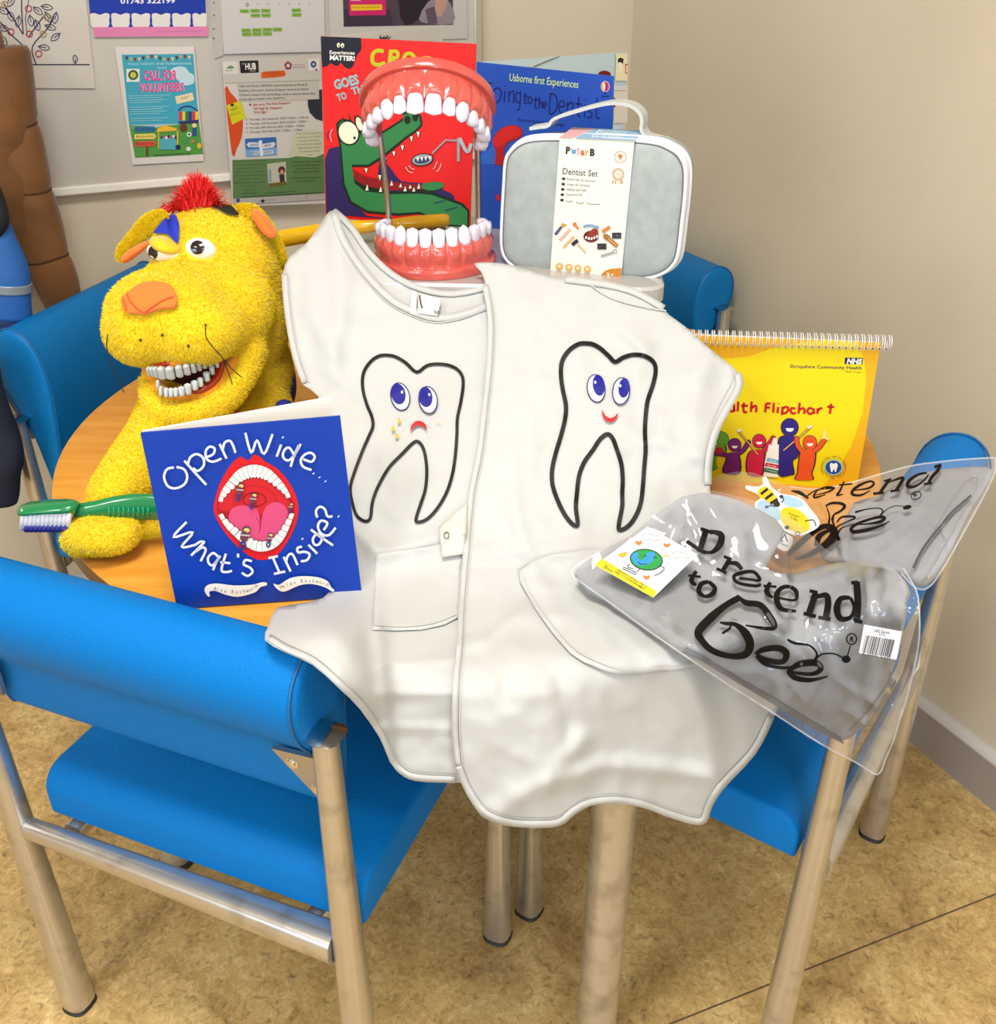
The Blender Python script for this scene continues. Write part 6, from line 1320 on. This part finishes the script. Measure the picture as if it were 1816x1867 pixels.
a.text('LAB2 Dentist', (1318, 738), (1384, 748), 11, '#2a2c3a'); a.text('5/7y', (1340, 752), (1366, 757), 10, '#2a2c3a')
while x < 1:
    w_ = bars.choice([.012, .012, .02, .032]); a._put([sp(x, 0), sp(min(x+w_, 1), 0), sp(min(x+w_, 1), 1), sp(x, 1)], [(0, 1, 2, 3)], '#1c1e2c', same=True); x += w_+bars.choice([.014, .02, .03])
a.text('5 060 210', (1272, 832), (1385, 850), 9, '#2a2c3a'); a.build('barcode_print', st)
# card with the earth
fc_ = lambda x, y, o_=0.: fA(x, y, o_)
q0 = [B5(p) for p in [(402, 312), (606, 425), (425, 600), (190, 468)]]
pc = [W(x, y, GA(x, y)-.014) for x, y in q0]; npl = np.cross(pc[1]-pc[0], pc[3]-pc[0]); fcard = plane_fn(sum(pc)/4, npl)
cd = G(); cd.slab([fcard(*p) for p in q0], .0006); cd = cd.build('earth_card', M('#e4e4e2', .4), bg1, False); cd['label'] = 'white and yellow card with a cartoon globe'
a = Art(fcard, B5, base=.0002)
a.poly([(190, 468), (215, 440), (440, 575), (425, 600)], '#d8c414'); a.text('Pretend', (225, 462), (262, 480), 11, '#8a7a14'); a.text('Bee', (225, 480), (258, 500), 15, '#2a2410')
a.text('CREATING A WORLD THAT IS', (275, 488), (398, 560), 8, '#2a2410', .02); a.text('KIND TO OUR ENVIRONMENT', (268, 496), (390, 570), 8, '#2a2410', .02)
a.ell(397, 446, 68, 44, '#101010', 8); a.ell(397, 446, 64, 40, '#1f8a3c', 8); a.poly([(345, 430), (380, 450), (400, 420), (430, 415), (425, 450), (400, 465), (370, 470), (345, 455)], '#2a86c8', 2); a.poly([(335, 435), (350, 415), (365, 425), (350, 455)], '#2a86c8', 2)
a.line([(362, 455), (380, 465), (400, 462)], 3, '#101010', 3)
for p in ([(385, 435), (392, 428), (398, 434)], [(425, 440), (432, 434), (440, 440)], [(345, 482), (322, 478)], [(332, 465), (320, 470), (325, 480)], [(372, 482), (360, 495)], [(302, 475), (360, 500)], [(300, 482), (356, 507)], [(450, 470), (470, 480), (455, 500), (430, 510)]): a.line(p, 3, '#202020', 3)
for x, y in ((366, 378), (480, 388), (398, 518)): a.poly([(x, y+9), (x-14, y-2), (x-8, y-10), (x, y-4), (x+10, y-10), (x+14, y)], '#d0703a', 2)
for x, y in ((415, 355), (538, 428)): a.line([(x-38, y-4), (x-20, y-16), (x, y-12), (x+20, y-8), (x+38, y+4), (x+22, y+14), (x, y+10), (x-20, y+12), (x-36, y+4), (x-38, y-4)], 2, '#9a9a9a', 3)
for i in range(14): t = -1.2+i*.17; a.ell(397+92*math.cos(t), 446+62*math.sin(t), 2, 2, '#202020', n=6, same=True)
a.poly([(280, 425), (315, 412), (318, 428), (300, 438)], '#c99a2a'); a.ell(475, 430, 8, 5, '#c9b83a', 0, 8); a.build('card_print', cd)
# --- second bag, behind
G2 = tps([(1290, 880, 1.075), (1400, 900, 1.03), (1470, 885, 1.04), (1560, 870, 1.03), (1640, 862, 1.02), (1815, 835, 1.00), (1810, 870, .97), (1740, 960, .90), (1660, 1075, .85), (1600, 1040, .885), (1540, 1000, .93), (1440, 960, .985), (1340, 940, 1.02), (1560, 950, .965), (1680, 920, .955)])
crk2 = [([(1490, 900), (1530, 960), (1550, 1040)], .010, 8), ([(1510, 880), (1545, 980)], .006, 6), ([(1770, 850), (1800, 885)], .005, 4), ([(1700, 930), (1740, 990)], .004, 6), ([(1600, 1010), (1660, 960)], .004, 7), ([(1420, 890), (1500, 900)], .005, 7)]
fB = fwd_fn(G2, lambda x, y: .004*nz(x, y, 100, 41)+.0016*ridge(x, y, 52, 42)+seg_bump(x, y, crk2)); fH = fwd_fn(G2, lambda x, y: .004*nz(x, y, 100, 41)+.002*nz(x, y, 50, 43)-.006)
bg2 = thing('costume_bag', (.48, 1.0, TZ), 'clear plastic bag with a bee card and grey costume, draped over the right chair', 'bag', 'clear bags with grey costumes')
oB = [B5(p) for p in [(610, 160), (700, 100), (830, 92), (980, 150), (1100, 160), (1240, 130), (1450, 70), (1580, 50), (1700, 38), (1814, 32), (1812, 90), (1760, 200), (1660, 380), (1590, 500), (1540, 560), (1490, 560), (1430, 500), (1250, 470), (1050, 430), (900, 330), (750, 230)]]
sheet('film', oB, fB, film, bg2, 7, 0, 0, 2)
gB = [B5(p) for p in [(1240, 215), (1330, 190), (1500, 100), (1640, 75), (1785, 70), (1795, 110), (1730, 200), (1640, 370), (1560, 490), (1500, 530), (1455, 500), (1330, 465), (1180, 440), (1100, 420), (1180, 330)]]
sheet('folded_costume', gB, fH, greyc, bg2, 9, .012, -.010, 2)
gB2 = [(640, 170), (760, 190), (820, 260), (900, 330), (1000, 440), (900, 470), (700, 300)]
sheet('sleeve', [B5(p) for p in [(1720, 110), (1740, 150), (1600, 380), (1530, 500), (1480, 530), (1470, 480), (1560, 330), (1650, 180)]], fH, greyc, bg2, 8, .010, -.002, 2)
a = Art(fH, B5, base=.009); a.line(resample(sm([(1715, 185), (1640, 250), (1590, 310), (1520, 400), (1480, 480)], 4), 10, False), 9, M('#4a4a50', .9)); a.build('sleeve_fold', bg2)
a = Art(fB, None, base=.0006)
for pts in (oB[3:10], oB[9:17]): a.line(resample(sm(pts, 3), 7, False), 3.0, edgem)
a.build('sealed_edge', bg2)
a = Art(fB, E3, base=.0014); ink2 = M('#140c08', .5, spec=.15)
def W3(L):
    for pts, wd in L: a.line(resample(sm(pts, 5), 20, False), wd, ink2, same=True)
W3([([(-330, 1120), (-240, 1140), (-150, 1200)], [10, 40, 20]), ([(-170, 1180), (-60, 1110), (130, 1090)], [14, 12, 20]), ([(-100, 1170), (60, 1130), (115, 1090), (40, 1080), (-60, 1120), (-90, 1190), (30, 1160)], [8, 14, 20, 16, 16, 20, 10]),
    ([(225, 1020), (180, 1120), (150, 1165), (215, 1155)], [14, 22, 24, 8]), ([(170, 1060), (310, 1045)], 16),
    ([(310, 1115), (470, 1095), (535, 1050), (510, 1020), (430, 1040), (330, 1100), (310, 1155), (400, 1165), (500, 1115)], [12, 16, 24, 20, 22, 30, 30, 24, 8]),
    ([(700, 1000), (600, 1140)], 32), ([(640, 1018), (720, 995)], 18), ([(530, 1150), (640, 1140)], 26), ([(690, 1030), (820, 985), (840, 1000), (770, 1115)], [12, 26, 34, 34]), ([(710, 1125), (805, 1110)], 24),
    ([(1090, 930), (1000, 950), (910, 1010), (890, 1070), (960, 1075), (1050, 1020), (1110, 950)], [18, 26, 36, 40, 26, 18, 16]), ([(1235, 840), (1205, 905), (1140, 980), (1110, 1045)], 34), ([(1170, 870), (1240, 850)], 30), ([(1060, 1050), (1145, 1040)], 22),
    # Bee
    ([(30, 1280), (90, 1250), (180, 1250), (230, 1280), (190, 1330), (120, 1370), (100, 1430)], [18, 24, 30, 34, 24, 20, 30]), ([(40, 1290), (70, 1380), (60, 1480), (40, 1560)], [10, 14, 24, 14]), ([(100, 1430), (130, 1520), (170, 1640)], [16, 20, 40]),
    ([(150, 1450), (200, 1395), (320, 1390), (330, 1410), (250, 1445), (150, 1500), (155, 1570), (200, 1510), (330, 1470)], [12, 22, 24, 18, 12, 16, 20, 10, 8]),
    ([(340, 1475), (480, 1465), (610, 1440), (645, 1400), (560, 1400), (400, 1450), (310, 1500), (310, 1545), (420, 1540), (600, 1490), (705, 1435)], [10, 16, 34, 34, 26, 30, 34, 40, 36, 26, 6]),
    ([(340, 1345), (450, 1315), (580, 1300), (630, 1330), (600, 1390)], [24, 12, 10, 14, 22]), ([(600, 1380), (680, 1310), (760, 1278), (850, 1282)], [14, 8, 8, 8]),
    ([(-60, 1700), (-40, 1600), (60, 1540), (130, 1560), (120, 1640), (40, 1700)], [60, 60, 30, 34, 30, 20])])
a.off += 2e-4; a.ell(885, 1292, 46, 22, ink2, -12); a.ring(978, 1168, 54, 40, 9, ink2, -20); a.text('R', (960, 1185), (1000, 1165), 34, ink2, .03)
a.tr = B5
W3([([(970, 430), (1010, 390), (1080, 330), (1130, 310), (1160, 335), (1130, 380), (1060, 425), (1000, 445)], [10, 26, 22, 22, 34, 30, 20, 10])])
a.build('lettering', bg2)
# bee card
bp_ = [B5(p) for p in [(860, 120), (1000, 240), (1100, 300), (1040, 350)]]
pc = [W(x, y, G2(x, y)-.008) for x, y in [B5((860, 130)), B5((1090, 300)), B5((880, 290))]]; npl = np.cross(pc[1]-pc[0], pc[2]-pc[0]); fbee = plane_fn(sum(pc)/3, npl)
def solid(name, pts, c, t_, par, off=0.):
    p2 = sm(pts, 3, True); n = len(p2); V = [fbee(*B5(p), off) for p in p2]+[fbee(*B5(p), off-t_) for p in p2]
    T = geometry.tessellate_polygon([[Vector((p[0], p[1], 0)) for p in p2]]); F = [tuple(t) for t in T]+[tuple(i+n for i in t[::-1]) for t in T]+[(i, (i+1) % n, n+(i+1) % n, n+i) for i in range(n)]
    return mk(name, V, F, M(c, .4), par, False)
bc_ = solid('bee_card', [(868, 115), (885, 112), (905, 150), (945, 178), (990, 185), (1030, 200), (1060, 235), (1095, 280), (1098, 310), (1060, 335), (1010, 350), (960, 330), (935, 300), (880, 290), (845, 250), (838, 215), (860, 195), (838, 175), (802, 160), (805, 145), (845, 150), (870, 140)], '#e2e2de', .0006, bg2); bc_['label'] = 'die-cut bee card'
a = Art(fbee, B5, base=.0002)
a.poly([(848, 215), (890, 205), (930, 235), (945, 270), (930, 290), (890, 280), (855, 250)], '#9fbfd6', 2); a.poly([(950, 185), (1000, 195), (1040, 220), (1010, 235), (960, 225)], '#9fbfd6', 2)
a.poly([(850, 165), (880, 148), (910, 170), (935, 215), (915, 225), (880, 205), (855, 190)], '#dcb81c', 2)
for p in ([(862, 180), (890, 158)], [(880, 200), (910, 178)], [(900, 218), (930, 200)]): a.line(p, 11, '#1c160c')
a.ell(925, 218, 16, 12, '#2a2620', 40); a.ell(1000, 285, 68, 42, '#d9c010', 35, 26)
a.line([(1040, 290), (1075, 285), (1085, 310)], 4, '#2a2620', 3); a.ell(968, 315, 10, 8, '#2a2620'); a.ring(1012, 340, 9, 7, 3, '#2a2620'); a.line([(940, 190), (955, 200), (945, 215)], 4, '#2a3040', 3); a.line([(885, 235), (905, 225), (920, 232)], 4, '#2a3040', 3); a.ell(945, 190, 8, 7, '#2a3040'); a.ell(885, 232, 7, 6, '#2a3040')
a.text('Pretend', (975, 262), (1015, 276), 9, '#3a2f10'); a.text('to Bee', (980, 276), (1010, 290), 9, '#3a2f10')
a.build('card_print', bc_)
sc_ = solid('swing_card', [(870, 295), (930, 310), (990, 350), (980, 400), (950, 410), (900, 370)], '#dcdcdc', .0005, bg2, -.003)
a = Art(fbee, B5, base=-.0026)
for p in ([(890, 345), (935, 325)], [(900, 335), (930, 365)], [(920, 320), (950, 375)], [(940, 370), (965, 335)], [(960, 345), (970, 372)]): a.line(p, 5, '#3a4a7a')
a.text('dentist?', (925, 375), (968, 395), 9, '#2a2a3a'); a.build('swing_print', sc_)
a = Art(fB, B5, base=.0018)
W3b = lambda L: [a.line(resample(sm(pts, 5), 8, False), wd, ink2, same=True) for pts, wd in L]
W3b([([(990, 235), (965, 275), (985, 290)], [14, 20, 12]), ([(960, 250), (1012, 256)], 11), ([(1030, 255), (1000, 265), (985, 290), (1005, 308), (1040, 298), (1052, 272), (1030, 255)], [14, 20, 20, 14, 20, 18, 14])])
a.build('lettering', bg2)
